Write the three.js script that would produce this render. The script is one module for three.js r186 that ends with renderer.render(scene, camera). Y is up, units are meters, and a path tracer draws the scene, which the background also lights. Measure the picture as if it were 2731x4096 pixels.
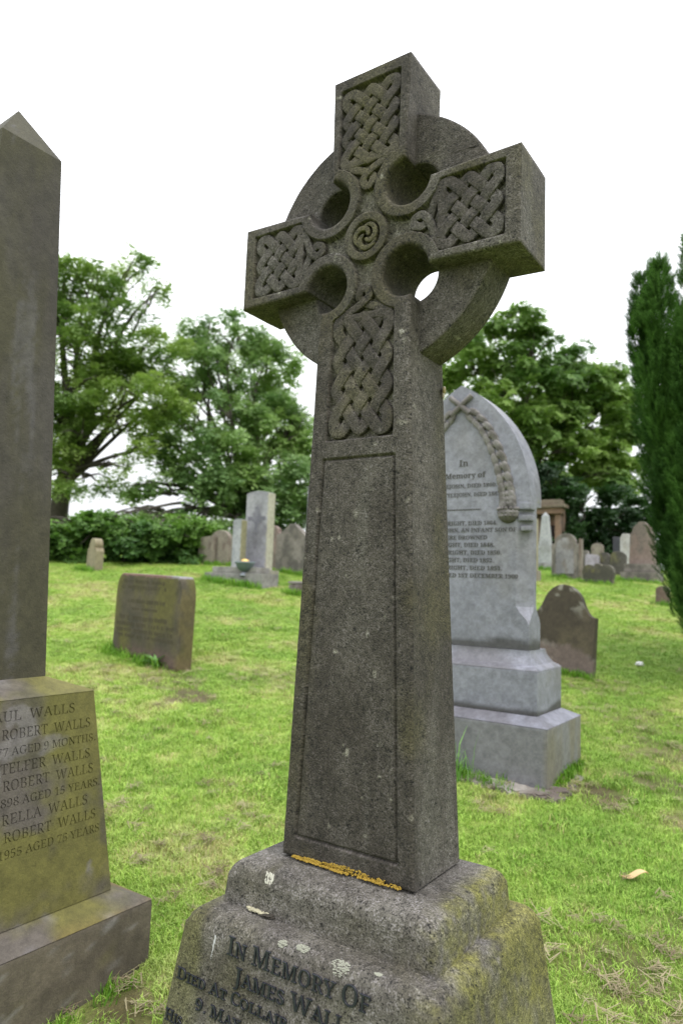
import * as THREE from 'three';
import { mergeGeometries, mergeVertices } from 'three/addons/utils/BufferGeometryUtils.js';
import { TessellateModifier } from 'three/addons/modifiers/TessellateModifier.js';
import { FontLoader } from 'three/addons/loaders/FontLoader.js';
import { TextGeometry } from 'three/addons/geometries/TextGeometry.js';

// ---------------------------------------------------------------- camera, sky, sun, exposure
const scene = new THREE.Scene();
const CAM = new THREE.Vector3(1.034, 1.465, 1.583);
const camera = new THREE.PerspectiveCamera(71.45, 682 / 1024, 0.05, 600);
{
  const rx = new THREE.Vector3(0.8281, 0.0369, -0.5593), ry = new THREE.Vector3(0.0294, 0.9936, 0.1091), rz = new THREE.Vector3(0.5598, -0.1068, 0.8217);
  rz.normalize(); rx.crossVectors(ry, rz).normalize(); ry.crossVectors(rz, rx).normalize();
  camera.quaternion.setFromRotationMatrix(new THREE.Matrix4().makeBasis(rx, ry, rz));
  camera.position.copy(CAM);
}
camera.focus = 1.85; camera.userData.fStop = 3.3;
scene.add(camera);
// overcast sky: brightest at the zenith, a third of that at the horizon
{
  const W = 64, H = 64, d = new Float32Array(W * H * 4);
  for (let j = 0; j < H; j++) for (let i = 0; i < W; i++) {
    const el = ((j + 0.5) / H - 0.5) * Math.PI, L = 0.72 * (1 + 2 * Math.max(0, Math.sin(el)));
    d.set([L * 0.97, L * 0.988, L * 1.035, 1], (j * W + i) * 4);
  }
  const t = new THREE.DataTexture(d, W, H, THREE.RGBAFormat, THREE.FloatType);
  t.mapping = THREE.EquirectangularReflectionMapping; t.magFilter = t.minFilter = THREE.LinearFilter; t.needsUpdate = true;
  scene.background = t; scene.environment = t;
}
const sun = new THREE.DirectionalLight(0xfff6ea, 0.9);
sun.position.set(3.5, 11, -1.5); sun.target.position.set(-2, 0, -4); sun.castShadow = true; sun.shadow.radius = 34;
sun.shadow.mapSize.set(2048, 2048);
Object.assign(sun.shadow.camera, { left: -22, right: 22, top: 22, bottom: -22, near: 0.5, far: 60 });
scene.add(sun, sun.target);
const renderer = new THREE.WebGLRenderer({ antialias: true });
renderer.setSize(682, 1024); renderer.shadowMap.enabled = true;
renderer.toneMapping = THREE.LinearToneMapping; renderer.toneMappingExposure = 1.45;

// ---------------------------------------------------------------- helpers
function rng(seed) { let s = seed >>> 0; return () => { s = (s + 0x6D2B79F5) | 0; let t = Math.imul(s ^ (s >>> 15), 1 | s); t = (t + Math.imul(t ^ (t >>> 7), 61 | t)) ^ t; return ((t ^ (t >>> 14)) >>> 0) / 4294967296; }; }
const clamp = (x, a = 0, b = 1) => Math.min(b, Math.max(a, x));
const lerp = (a, b, t) => a + (b - a) * t;
const ss = (a, b, x) => { const t = clamp((x - a) / (b - a)); return t * t * (3 - 2 * t); };
function h3(x, y, z) { let h = Math.imul(x, 374761393) ^ Math.imul(y, 668265263) ^ Math.imul(z, 2147483647 - 1274126177); h = Math.imul(h ^ (h >>> 13), 1274126177); return ((h ^ (h >>> 16)) >>> 0) / 4294967296; }
function n3(x, y, z) {
  const i = Math.floor(x), j = Math.floor(y), k = Math.floor(z); let u = x - i, v = y - j, w = z - k;
  u = u * u * (3 - 2 * u); v = v * v * (3 - 2 * v); w = w * w * (3 - 2 * w);
  const a = lerp(lerp(h3(i, j, k), h3(i + 1, j, k), u), lerp(h3(i, j + 1, k), h3(i + 1, j + 1, k), u), v);
  const b = lerp(lerp(h3(i, j, k + 1), h3(i + 1, j, k + 1), u), lerp(h3(i, j + 1, k + 1), h3(i + 1, j + 1, k + 1), u), v);
  return lerp(a, b, w);
}
function fbm(x, y, z, o = 4) { let s = 0, a = 0.5, t = 0; for (let q = 0; q < o; q++) { s += a * n3(x, y, z); t += a; a *= 0.5; x = x * 2.03 + 7.1; y = y * 2.03 + 3.7; z = z * 2.03 + 1.3; } return s / t; }
// wrapped value noise for textures that tile
function tileNoise(P, seed) { return (u, v) => { const x = u * P, y = v * P, i = Math.floor(x), j = Math.floor(y); let a = x - i, b = y - j; a = a * a * (3 - 2 * a); b = b * b * (3 - 2 * b); const g = (p, q) => h3(((p % P) + P) % P, ((q % P) + P) % P, seed); return lerp(lerp(g(i, j), g(i + 1, j), a), lerp(g(i, j + 1), g(i + 1, j + 1), a), b); }; }
function tex(N, fn, srgb) {
  const d = new Uint8Array(N * N * 4);
  for (let j = 0; j < N; j++) for (let i = 0; i < N; i++) { const c = fn((i + 0.5) / N, (j + 0.5) / N), o = (j * N + i) * 4; d[o] = clamp(c[0]) * 255; d[o + 1] = clamp(c[1]) * 255; d[o + 2] = clamp(c[2]) * 255; d[o + 3] = 255; }
  const t = new THREE.DataTexture(d, N, N); t.wrapS = t.wrapT = THREE.RepeatWrapping; t.magFilter = THREE.LinearFilter; t.minFilter = THREE.LinearMipmapLinearFilter; t.generateMipmaps = true; if (srgb) t.colorSpace = THREE.SRGBColorSpace; t.needsUpdate = true; return t;
}
const taken = {};
function numbered(n) { if (taken[n] === undefined) { taken[n] = 0; return n; } taken[n]++; return n + '_' + String(taken[n]).padStart(3, '0'); }
function mesh(name, geo, mat, parent) { const m = new THREE.Mesh(geo, mat); m.name = name; m.castShadow = m.receiveShadow = true; parent.add(m); return m; }
function tag(o, label, category, group) { o.userData.label = label; o.userData.category = category; if (group) o.userData.group = group; return o; }
function thing(name, label, category, [x, y, z] = [0, 0, 0], turn = 0, group) { const o = new THREE.Group(); o.name = numbered(name); o.position.set(x, y, z); o.rotation.y = turn; scene.add(o); return tag(o, label, category, group); }
// box-projected uv in units of `size` metres
function boxUV(g, size = 0.7) {
  if (g.index) g = g.toNonIndexed();
  const p = g.attributes.position, uv = new Float32Array(p.count * 2), A = new THREE.Vector3(), B = new THREE.Vector3(), C = new THREE.Vector3();
  for (let i = 0; i < p.count; i += 3) {
    A.fromBufferAttribute(p, i); B.fromBufferAttribute(p, i + 1).sub(A); C.fromBufferAttribute(p, i + 2).sub(A); B.cross(C);
    const x = Math.abs(B.x), y = Math.abs(B.y), z = Math.abs(B.z);
    for (let k = i; k < i + 3; k++) {
      const X = p.getX(k), Y = p.getY(k), Z = p.getZ(k);
      if (z >= x && z >= y) { uv[k * 2] = X / size; uv[k * 2 + 1] = Y / size; } else if (x >= y) { uv[k * 2] = Z / size + 0.37; uv[k * 2 + 1] = Y / size + 0.21; } else { uv[k * 2] = X / size + 0.61; uv[k * 2 + 1] = Z / size + 0.13; }
    }
  }
  g.setAttribute('uv', new THREE.BufferAttribute(uv, 2)); return g;
}
function paint(g, fn) { const p = g.attributes.position, c = new Float32Array(p.count * 3); for (let i = 0; i < p.count; i++) { const q = fn(p.getX(i), p.getY(i), p.getZ(i)); c[i * 3] = q[0]; c[i * 3 + 1] = q[1]; c[i * 3 + 2] = q[2]; } g.setAttribute('color', new THREE.BufferAttribute(c, 3)); return g; }
var mix3 = (a, b, t) => [a[0] + (b[0] - a[0]) * t, a[1] + (b[1] - a[1]) * t, a[2] + (b[2] - a[2]) * t];
function tess(g, edge, it = 6) { return new TessellateModifier(edge, it).modify(g); }
function clean(g) { for (const k of Object.keys(g.attributes)) if (!['position', 'normal', 'uv', 'color'].includes(k)) g.deleteAttribute(k); return g; }
function merge(list) { const l = list.map((g) => clean(g.index ? g.toNonIndexed() : g)); return l.length === 1 ? l[0] : mergeGeometries(l); }

// ---------------------------------------------------------------- ground height
const PU = [-400, 0, 2.4, 4.2, 7, 9, 12, 14, 17, 20, 26, 80, 400], PH = [0, 0, 0.02, 0.28, 0.65, 0.98, 1.46, 1.78, 2.08, 2.3, 2.5, 3.0, 4.0];
function prof(u) { let i = 0; while (i < PU.length - 2 && u > PU[i + 1]) i++; return lerp(PH[i], PH[i + 1], clamp((u - PU[i]) / (PU[i + 1] - PU[i]))); }
function ground(x, z) { const u = -0.563 * (x - CAM.x) - 0.826 * (z - CAM.z); let h = 0; for (let k = -2; k <= 2; k++) h += prof(u + k * 0.35); h /= 5; return h + 0.05 * (fbm(x * 0.9, 3.3, z * 0.9, 3) - 0.5) * ss(0.5, 2.5, u); }

// ---------------------------------------------------------------- materials
const NA = tileNoise(280, 1), NB = tileNoise(430, 2), NC = tileNoise(60, 3), ND = tileNoise(19, 4), NE = tileNoise(150, 5);
// coarse sandstone grain: pale crystals and dark pits, 2-3 mm
const grainTex = tex(1024, (u, v) => {
  const a = NA(u, v), b = NB(u + 0.31, v), c = NC(u, v), d = ND(u, v), e = NE(u, v);
  const t = 0.40 + 0.26 * (b - 0.5) + 0.16 * (c - 0.5) + 0.12 * (d - 0.5) - 0.26 * ss(0.62, 0.9, 1 - a) - 0.2 * ss(0.72, 0.92, 1 - e), k = ss(0.60, 0.84, a) * ss(0.30, 0.62, 0.55 * c + 0.45 * e) ;
  return mix3([t * 1.02, t * 0.99, t * 0.86], [0.94, 0.925, 0.96], 0.72 * k);   // brown matrix, pale crystals
});
const grainBump = tex(1024, (u, v) => { const t = 0.5 + 0.5 * (NA(u, v) - 0.5) + 0.35 * (NB(u + 0.31, v) - 0.5) + 0.3 * (NE(u, v) - 0.5); return [t, t, t]; });
// finer, smoother stone for the other monuments
const fineTex = tex(512, (u, v) => { const t = 0.62 + 0.26 * (NB(u, v) - 0.5) + 0.18 * (NC(u, v) - 0.5) + 0.2 * (ND(u, v) - 0.5) + 0.2 * ss(0.8, 1, NA(u, v)); return [t, t, t]; });
const fineBump = tex(512, (u, v) => { const t = 0.5 + 0.4 * (NB(u, v) - 0.5) + 0.5 * (NE(u, v) - 0.5); return [t, t, t]; });
const grainMat = new THREE.MeshStandardMaterial({ map: grainTex, bumpMap: grainBump, bumpScale: 0.0016, vertexColors: true, roughness: 0.88 });
const fineMat = new THREE.MeshStandardMaterial({ map: fineTex, bumpMap: fineBump, bumpScale: 0.0012, vertexColors: true, roughness: 0.85 });
const polishMat = new THREE.MeshStandardMaterial({ map: fineTex, bumpMap: fineBump, bumpScale: 0.0006, vertexColors: true, roughness: 0.55 });
const plain = (c, r = 0.8, o = {}) => new THREE.MeshStandardMaterial({ color: new THREE.Color().setRGB(...c), roughness: r, ...o });

// ---------------------------------------------------------------- lawn
const lawnCol = (x, z) => {
  const a = fbm(x * 0.55, 9.1, z * 0.55, 3), b = fbm(x * 2.1, 4.2, z * 2.1, 3), c = fbm(x * 6, 2.2, z * 6, 2);
  let col = mix3([0.225, 0.395, 0.052], [0.40, 0.56, 0.10], ss(0.3, 0.7, a * 0.5 + b * 0.5));
  const dry = ss(0.50, 0.70, b * 0.6 + c * 0.25 + a * 0.15);
  return [mix3(col, [0.60, 0.58, 0.27], dry * 0.7), dry];
};
// bare, dead-grass patches seen in the photograph: x, z, radius, strength
const BARE = [[-3.35, -2.75, 0.34, 1], [-3.9, -3.05, 0.4, 0.7], [-0.1, -2.95, 0.28, 1], [0.15, -3.3, 0.3, 0.8], [0.35, -1.35, 0.35, 0.8], [0.55, -1.75, 0.3, 0.7], [0.35, -2.9, 0.25, 0.7], [0.1, -4.0, 0.4, 0.7], [0.62, -1.1, 0.3, 0.7], [-0.2, -4.7, 0.5, 0.5], [-0.85, -5.5, 0.4, 0.6], [-3.2, -3.6, 0.5, 0.5], [-0.85, -0.75, 0.25, 0.6], [-0.6, -0.55, 0.2, 0.5], [-0.9, -0.1, 0.25, 1]];
function bare(x, z) { let m = 0; for (const [a, b, r, s] of BARE) { const d = Math.hypot(x - a, z - b) / r + 0.9 * (fbm(x * 5, 1, z * 5, 2) - 0.5); m = Math.max(m, s * (1 - ss(0.45, 1.05, d))); } return m; }
{
  const N = 330, pos = [], col = [], uv = [], idx = [], f = (s) => 13 * s + 287 * Math.pow(Math.abs(s), 7) * Math.sign(s);
  for (let j = 0; j <= N; j++) for (let i = 0; i <= N; i++) {
    const x = -3.5 + f(i / N * 2 - 1), z = -5.5 + f(j / N * 2 - 1); pos.push(x, ground(x, z), z); uv.push(x / 0.9, z / 0.9);
    let [c] = lawnCol(x, z); c = mix3(c, [0.10, 0.065, 0.035], 0.85 * bare(x, z)); col.push(c[0] * 0.95, c[1] * 0.85, c[2] * 0.95);
  }
  for (let j = 0; j < N; j++) for (let i = 0; i < N; i++) { const a = j * (N + 1) + i; idx.push(a, a + N + 1, a + 1, a + 1, a + N + 1, a + N + 2); }
  const g = new THREE.BufferGeometry(); g.setAttribute('position', new THREE.Float32BufferAttribute(pos, 3)); g.setAttribute('color', new THREE.Float32BufferAttribute(col, 3)); g.setAttribute('uv', new THREE.Float32BufferAttribute(uv, 2)); g.setIndex(idx); g.computeVertexNormals();
  const m = mesh('lawn_ground', g, new THREE.MeshStandardMaterial({ map: fineTex, bumpMap: fineBump, bumpScale: 0.01, vertexColors: true, roughness: 1 }), scene); m.userData.kind = 'structure';
}
console.log('ground done');

// ---------------------------------------------------------------- THE CELTIC CROSS
// local frame: x along the front, y up from the lawn, z out of the carved face; shaft foot at y = .75, head centre at HY
const SB = 0.75, HY = SB + 1.695, HC = 0.128, HR = 0.0685, RIM = 0.106;
const shaftHalf = (y) => lerp(0.2, 0.147, clamp((y - SB) / 1.43));
const thick = (y) => lerp(0.262, 0.188, clamp((y - SB) / 1.35));
// outline, clockwise from the foot, dense
const OUT = [];
{
  const P = [], line = (x0, y0, x1, y1, st = 0.012) => { const n = Math.max(1, Math.round(Math.hypot(x1 - x0, y1 - y0) / st)); for (let i = 0; i < n; i++) P.push([lerp(x0, x1, i / n), lerp(y0, y1, i / n)]); };
  const arc = (cx, cy, r, a0, a1) => { const n = Math.ceil(Math.abs(a1 - a0) * r / 0.006); for (let i = 0; i < n; i++) { const a = lerp(a0, a1, i / n); P.push([cx + r * Math.cos(a), cy + r * Math.sin(a)]); } };
  const w1 = 0.128, w0 = 0.122, e = 0.446, ah = 0.130, an = 0.122, D = Math.PI / 180;
  // right half, from foot to top; hole centres at (HC, +-HC) from the head centre
  const cut = (w) => Math.sqrt(HR * HR - (w - HC) ** 2);
  const yb = HY - HC - cut(0.145); // lower right hole meets the shaft edge
  line(0.2, SB, 0.146, yb - 0.004);
  arc(HC, HY - HC, HR, -(90 - 14) * D, -355 * D); // clockwise round the armpit
  line(HC + cut(an), HY - an, e, HY - ah); line(e, HY - ah, e, HY + ah); line(e, HY + ah, HC + cut(an), HY + an);
  arc(HC, HY + HC, HR, -5 * D, -265 * D);
  line(w0, HY + HC + cut(w0), w1, HY + 0.505); line(w1, HY + 0.505, 0, HY + 0.505);
  for (const p of P) OUT.push(p);
  for (let i = P.length - 1; i > 0; i--) OUT.push([-P[i][0], P[i][1]]);
  OUT.push([-0.2, SB]); { const n = 32; for (let i = 1; i < n; i++) OUT.push([lerp(-0.2, 0.2, i / n), SB]); }
}
// sunk field of the interlace: straight borders on each arm, arcs round the four holes
const FIELD = [];
{
  const P = [], a = 0.098, D = Math.PI / 180, t = Math.asin((HC - a) / RIM);
  const yT = 0.466, xE = 0.406, yB = -0.573, aB = 0.106;
  const arc = (cx, cy, a0, a1) => { for (let i = 0; i <= 20; i++) { const q = lerp(a0, a1, i / 20); P.push([cx + RIM * Math.cos(q), cy + RIM * Math.sin(q)]); } };
  P.push([a, yT]); arc(HC, HC, Math.PI / 2 + t, Math.PI * 2 - t); P.push([xE, a], [xE, -a]); arc(HC, -HC, t, Math.PI * 1.5 - t); P.push([aB, yB], [-aB, yB]);
  arc(-HC, -HC, -Math.PI / 2 + t, Math.PI - t); P.push([-xE, -a], [-xE, a]); arc(-HC, HC, -Math.PI + t, Math.PI / 2 - t); P.push([-a, yT]);
  for (const [x, y] of P) FIELD.push([x, y + HY]);
}
const PANEL = [[-0.1525, SB + 0.057], [0.1525, SB + 0.057], [0.112, SB + 1.067], [-0.112, SB + 1.067]];
function sdPoly(P, x, y) { // positive inside
  let d = 1e9, s = 1; for (let i = 0, j = P.length - 1; i < P.length; j = i++) {
    const ex = P[j][0] - P[i][0], ey = P[j][1] - P[i][1], wx = x - P[i][0], wy = y - P[i][1], t = clamp((wx * ex + wy * ey) / (ex * ex + ey * ey)), bx = wx - ex * t, by = wy - ey * t; d = Math.min(d, bx * bx + by * by);
    const c1 = y >= P[i][1], c2 = y < P[j][1], c3 = ex * wy > ey * wx; if ((c1 && c2 && c3) || (!c1 && !c2 && !c3)) s = -s;
  } return -s * Math.sqrt(d);
}
// binned outline distance: bins of 2 cm hold the nearby segments
const binned = (() => {
  const S = 0.03, B = new Map(); const n = OUT.length;
  for (let i = 0; i < n; i++) { const a = OUT[i], b = OUT[(i + 1) % n]; for (let X = Math.floor((Math.min(a[0], b[0]) - S) / S); X <= Math.floor((Math.max(a[0], b[0]) + S) / S); X++) for (let Y = Math.floor((Math.min(a[1], b[1]) - S) / S); Y <= Math.floor((Math.max(a[1], b[1]) + S) / S); Y++) { const k = X * 4096 + Y; if (!B.has(k)) B.set(k, []); B.get(k).push(i); } }
  return (x, y) => { const l = B.get(Math.floor(x / S) * 4096 + Math.floor(y / S)); let d = 1e9, px = 0, py = 0; if (l) for (const i of l) { const a = OUT[i], b = OUT[(i + 1) % n], ex = b[0] - a[0], ey = b[1] - a[1], t = clamp(((x - a[0]) * ex + (y - a[1]) * ey) / (ex * ex + ey * ey || 1)), qx = a[0] + ex * t, qy = a[1] + ey * t, q = (x - qx) ** 2 + (y - qy) ** 2; if (q < d) { d = q; px = qx; py = qy; } } return [Math.sqrt(d), px, py]; };
})();
function inPoly(P, x, y) { let c = false; for (let i = 0, j = P.length - 1; i < P.length; j = i++) if ((P[i][1] > y) !== (P[j][1] > y) && x < (P[j][0] - P[i][0]) * (y - P[i][1]) / (P[j][1] - P[i][1]) + P[i][0]) c = !c; return c; }
const roundR = (x, y) => { const dx = Math.abs(x) - HC, dy = Math.abs(y - HY) - HC; return lerp(0.0115, 0.0085, ss(0.08, 0.13, Math.hypot(dx, dy))) + (y < HY - 0.3 ? 0.004 * ss(HY - 0.3, HY - 0.6, y) : 0); };
function relief(x, y, d) {
  const r = roundR(x, y); let z = d < r ? -(r - Math.sqrt(Math.max(0, r * r - (r - d) ** 2))) : 0;
  if (y > SB + 1.08) {
    const f = sdPoly(FIELD, x, y); z -= 0.0185 * ss(-0.003, 0.0022, f);
    const q = Math.hypot(x, y - HY); if (q < 0.08) z = lerp(z, -0.0005 - 6 * (q - 0.059) ** 2, ss(0.0735, 0.070, q) * ss(0.043, 0.0465, q));
  } else if (y < SB + 1.1) {
    const f = sdPoly(PANEL, x, y); z -= 0.0028 * ss(-0.002, 0.003, f) + 0.0095 * Math.exp(-(((f + 0.0005) / 0.0030) ** 2)) * (0.75 + 0.5 * n3(x * 30, y * 30, 2));
  }
  return z + 0.0014 * (fbm(x * 45, y * 45, 0.5, 3) - 0.5) + 0.003 * (fbm(x * 7, y * 7, 4.5, 2) - 0.5);
}
// stone colour (the grain texture multiplies it, mean about .47)
const crossCol = (x, y, z) => {
  const a = clamp(0.5 + 1.5 * (fbm(x * 3.2 + 5, y * 1.5, z * 3.2, 5) - 0.5)), b = fbm(x * 11, y * 9, z * 11 + 3, 3), c = fbm(x * 40, y * 40, z * 40, 2);
  let k = mix3([0.083, 0.072, 0.066], [0.178, 0.164, 0.160], ss(0.3, 0.7, 0.6 * a + 0.4 * b));
  k = mix3(k, [0.235, 0.228, 0.222], 0.5 * ss(0.56, 0.74, fbm(x * 15 + 3, y * 1.3, z * 15, 4)));                 // pale run-off streaks
  k = mix3(k, [0.118, 0.108, 0.054], 0.7 * ss(0.50, 0.70, fbm(x * 4.5 + 2, y * 3.5 + 8, z * 4.5, 4)));       // olive algae film in patches
  k = mix3(k, [0.55, 0.54, 0.50], 0.6 * ss(0.80, 0.88, c) * ss(0.4, 0.6, b));                                // small pale lichen dots
  return k;
};
const cross = thing('celtic_cross_monument', 'tall dark weathered celtic ring cross carved with interlace, on a stepped lettered base', 'monument');
{
  const S = 0.0022, pos = [], uv = [], col = [], idx = [], id = new Map(), x0 = -0.45, y0 = SB, NX = Math.ceil(0.9 / S), NY = Math.ceil(2.21 / S);
  const inside = new Uint8Array((NX + 1) * (NY + 1));
  for (let j = 0; j <= NY; j++) { const y = y0 + j * S; // scanline fill
    const xs = []; const yy = y + 1e-6; for (let i = 0, k = OUT.length - 1; i < OUT.length; k = i++) if ((OUT[i][1] > yy) !== (OUT[k][1] > yy)) xs.push((OUT[k][0] - OUT[i][0]) * (yy - OUT[i][1]) / (OUT[k][1] - OUT[i][1]) + OUT[i][0]);
    xs.sort((a, b) => a - b); for (let q = 0; q + 1 < xs.length; q += 2) for (let i = Math.max(0, Math.ceil((xs[q] - x0) / S)); i <= Math.min(NX, Math.floor((xs[q + 1] - x0) / S)); i++) inside[j * (NX + 1) + i] = 1;
  }
  const vert = (i, j) => { const k = j * (NX + 1) + i; if (id.has(k)) return id.get(k); let x = x0 + i * S, y = y0 + j * S, [d, px, py] = binned(x, y); if (!inside[k]) { if (d > 0.02) return -1; x = px; y = py; d = 0; }
    const z = relief(x, y, d), n = pos.length / 3; pos.push(x, y, z); uv.push(x / 0.7, y / 0.7); const c = crossCol(x, y, z);
    const floor = ss(-0.011, -0.016, z) * (d > 0.03 ? 1 : 0) * (y > SB + 1.08 ? 1 : 0), g = 0.5 + 0.5 * ss(0.45, 0.6, n3(x * 90, y * 90, 7)); // pale crumbling grain in the sunk field
    const e = mix3(c, [0.36, 0.35, 0.32], 0.55 * floor * g); col.push(e[0], e[1], e[2]); id.set(k, n); return n; };
  for (let j = 0; j < NY; j++) for (let i = 0; i < NX; i++) {
    const k = j * (NX + 1) + i, s = inside[k] + inside[k + 1] + inside[k + NX + 1] + inside[k + NX + 2]; if (!s) continue;
    const a = vert(i, j), b = vert(i + 1, j), c = vert(i + 1, j + 1), d = vert(i, j + 1); if (a < 0 || b < 0 || c < 0 || d < 0) continue;
    idx.push(a, b, c, a, c, d);
  }
  const g = new THREE.BufferGeometry(); g.setAttribute('position', new THREE.Float32BufferAttribute(pos, 3)); g.setAttribute('uv', new THREE.Float32BufferAttribute(uv, 2)); g.setAttribute('color', new THREE.Float32BufferAttribute(col, 3)); g.setIndex(idx); g.computeVertexNormals();
  const face = mesh('carved_face', g, grainMat, cross); face.userData.label = 'carved front face with raised borders and sunk panels';
  // flanks and back
  const wp = [], wu = [], wc = [], wi = [], NZ = 14, n = OUT.length; let run = 0;
  for (let i = 0; i <= n; i++) {
    const [x, y] = OUT[i % n], [xp, yp] = OUT[(i + n - 1) % n]; if (i) run += Math.hypot(x - xp, y - yp);
    const r = roundR(x, y), T = thick(y), [xn, yn] = OUT[(i + 1) % n], tx = xn - xp, ty = yn - yp, tl = Math.hypot(tx, ty) || 1;
    for (let k = 0; k <= NZ; k++) { const z = k === 0 ? -r + 0.0015 : lerp(-r, -T, (k - 1) / (NZ - 1)), b = 0.0025 * (fbm(x * 9, y * 9, z * 9, 2) - 0.5) * (k > 1 && k < NZ ? 1 : 0); const ox = x + ty / tl * b, oy = y - tx / tl * b; wp.push(ox, oy, z); wu.push(run / 0.7, z / 0.7); const c = crossCol(ox, oy, z); wc.push(...c.map((q) => q * 1.05)); }
  }
  for (let i = 0; i < n; i++) for (let k = 0; k < NZ; k++) { const a = i * (NZ + 1) + k, b = a + NZ + 1; wi.push(a, a + 1, b, b, a + 1, b + 1); }
  const w = new THREE.BufferGeometry(); w.setAttribute('position', new THREE.Float32BufferAttribute(wp, 3)); w.setAttribute('uv', new THREE.Float32BufferAttribute(wu, 2)); w.setAttribute('color', new THREE.Float32BufferAttribute(wc, 3)); w.setIndex(wi); w.computeVertexNormals();
  mesh('flank', w, grainMat, cross);
  const bs = new THREE.ShapeGeometry(new THREE.Shape(OUT.map(([x, y]) => new THREE.Vector2(x, y)))); const bp = bs.attributes.position; for (let i = 0; i < bp.count; i++) bp.setZ(i, -thick(bp.getY(i)));
  const bi = bs.index.array; for (let i = 0; i < bi.length; i += 3) { const t = bi[i]; bi[i] = bi[i + 1]; bi[i + 1] = t; } bs.computeVertexNormals();
  mesh('back', paint(boxUV(bs), crossCol), grainMat, cross);
}
{ // ring: a flat wheel behind the face, pierced by the four holes
  const s = new THREE.Shape(); s.absarc(0, 0, 0.376, 0, Math.PI * 2);
  for (const [i, j] of [[1, 1], [-1, 1], [1, -1], [-1, -1]]) { const h = new THREE.Path(); h.absarc(i * HC, j * HC, HR + 0.0025, 0, Math.PI * 2, true); s.holes.push(h); }
  let g = new THREE.ExtrudeGeometry(s, { depth: 0.118, bevelEnabled: true, bevelThickness: 0.006, bevelSize: 0.006, bevelOffset: -0.006, bevelSegments: 2, curveSegments: 90 });
  g.translate(0, HY, -0.056 - 0.124); g = tess(g, 0.03, 5);
  const p = g.attributes.position; for (let i = 0; i < p.count; i++) { const x = p.getX(i), y = p.getY(i), z = p.getZ(i), q = 0.003 * (fbm(x * 12, y * 12, z * 12, 3) - 0.5); p.setXYZ(i, x * (1 + q), HY + (y - HY) * (1 + q), z + q); }
  mesh('ring', paint(boxUV(g), crossCol), grainMat, cross);
}
console.log('cross body done');
// ---- interlace: ribbons that pass over and under each other in the sunk field
function sweepRibbon(pts, lev, width, top, closed) { // pts [x,y], lev 0..1 (0 = passing under)
  const n = pts.length, prof = [[-0.5, -1], [-0.495, -0.28], [-0.44, -0.04], [-0.2, 0.02], [0.2, 0.02], [0.44, -0.04], [0.495, -0.28], [0.5, -1]], pos = [], idx = [], m = prof.length, wf = typeof width === 'function' ? width : () => width;
  for (let i = 0; i < n; i++) {
    const a = pts[closed ? (i + n - 1) % n : Math.max(0, i - 1)], b = pts[closed ? (i + 1) % n : Math.min(n - 1, i + 1)], dx = b[0] - a[0], dy = b[1] - a[1], l = Math.hypot(dx, dy) || 1, nx = -dy / l, ny = dx / l, w = wf(pts[i], i / (n - 1)), [X, Y] = pts[i];
    for (const [o, h] of prof) { const x = X + nx * o * w, y = Y + ny * o * w; pos.push(x, y, top - (1 - lev[i]) * 0.0072 + h * 0.018 * (h < -0.5 ? 1 : 0.45) + 0.0012 * (fbm(x * 60, y * 60, 3, 2) - 0.5)); }
  }
  const N = closed ? n : n - 1; for (let i = 0; i < N; i++) for (let k = 0; k < m - 1; k++) { const a = i * m + k, b = ((i + 1) % n) * m + k; idx.push(a, b, a + 1, b, b + 1, a + 1); }
  const g = new THREE.BufferGeometry(); g.setAttribute('position', new THREE.Float32BufferAttribute(pos, 3)); g.setIndex(idx); g.computeVertexNormals();
  g.setAttribute('uv', new THREE.Float32BufferAttribute(pos.filter((_, i) => i % 3 < 2).map((v) => v / 0.7), 2)); return g;
}
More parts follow.
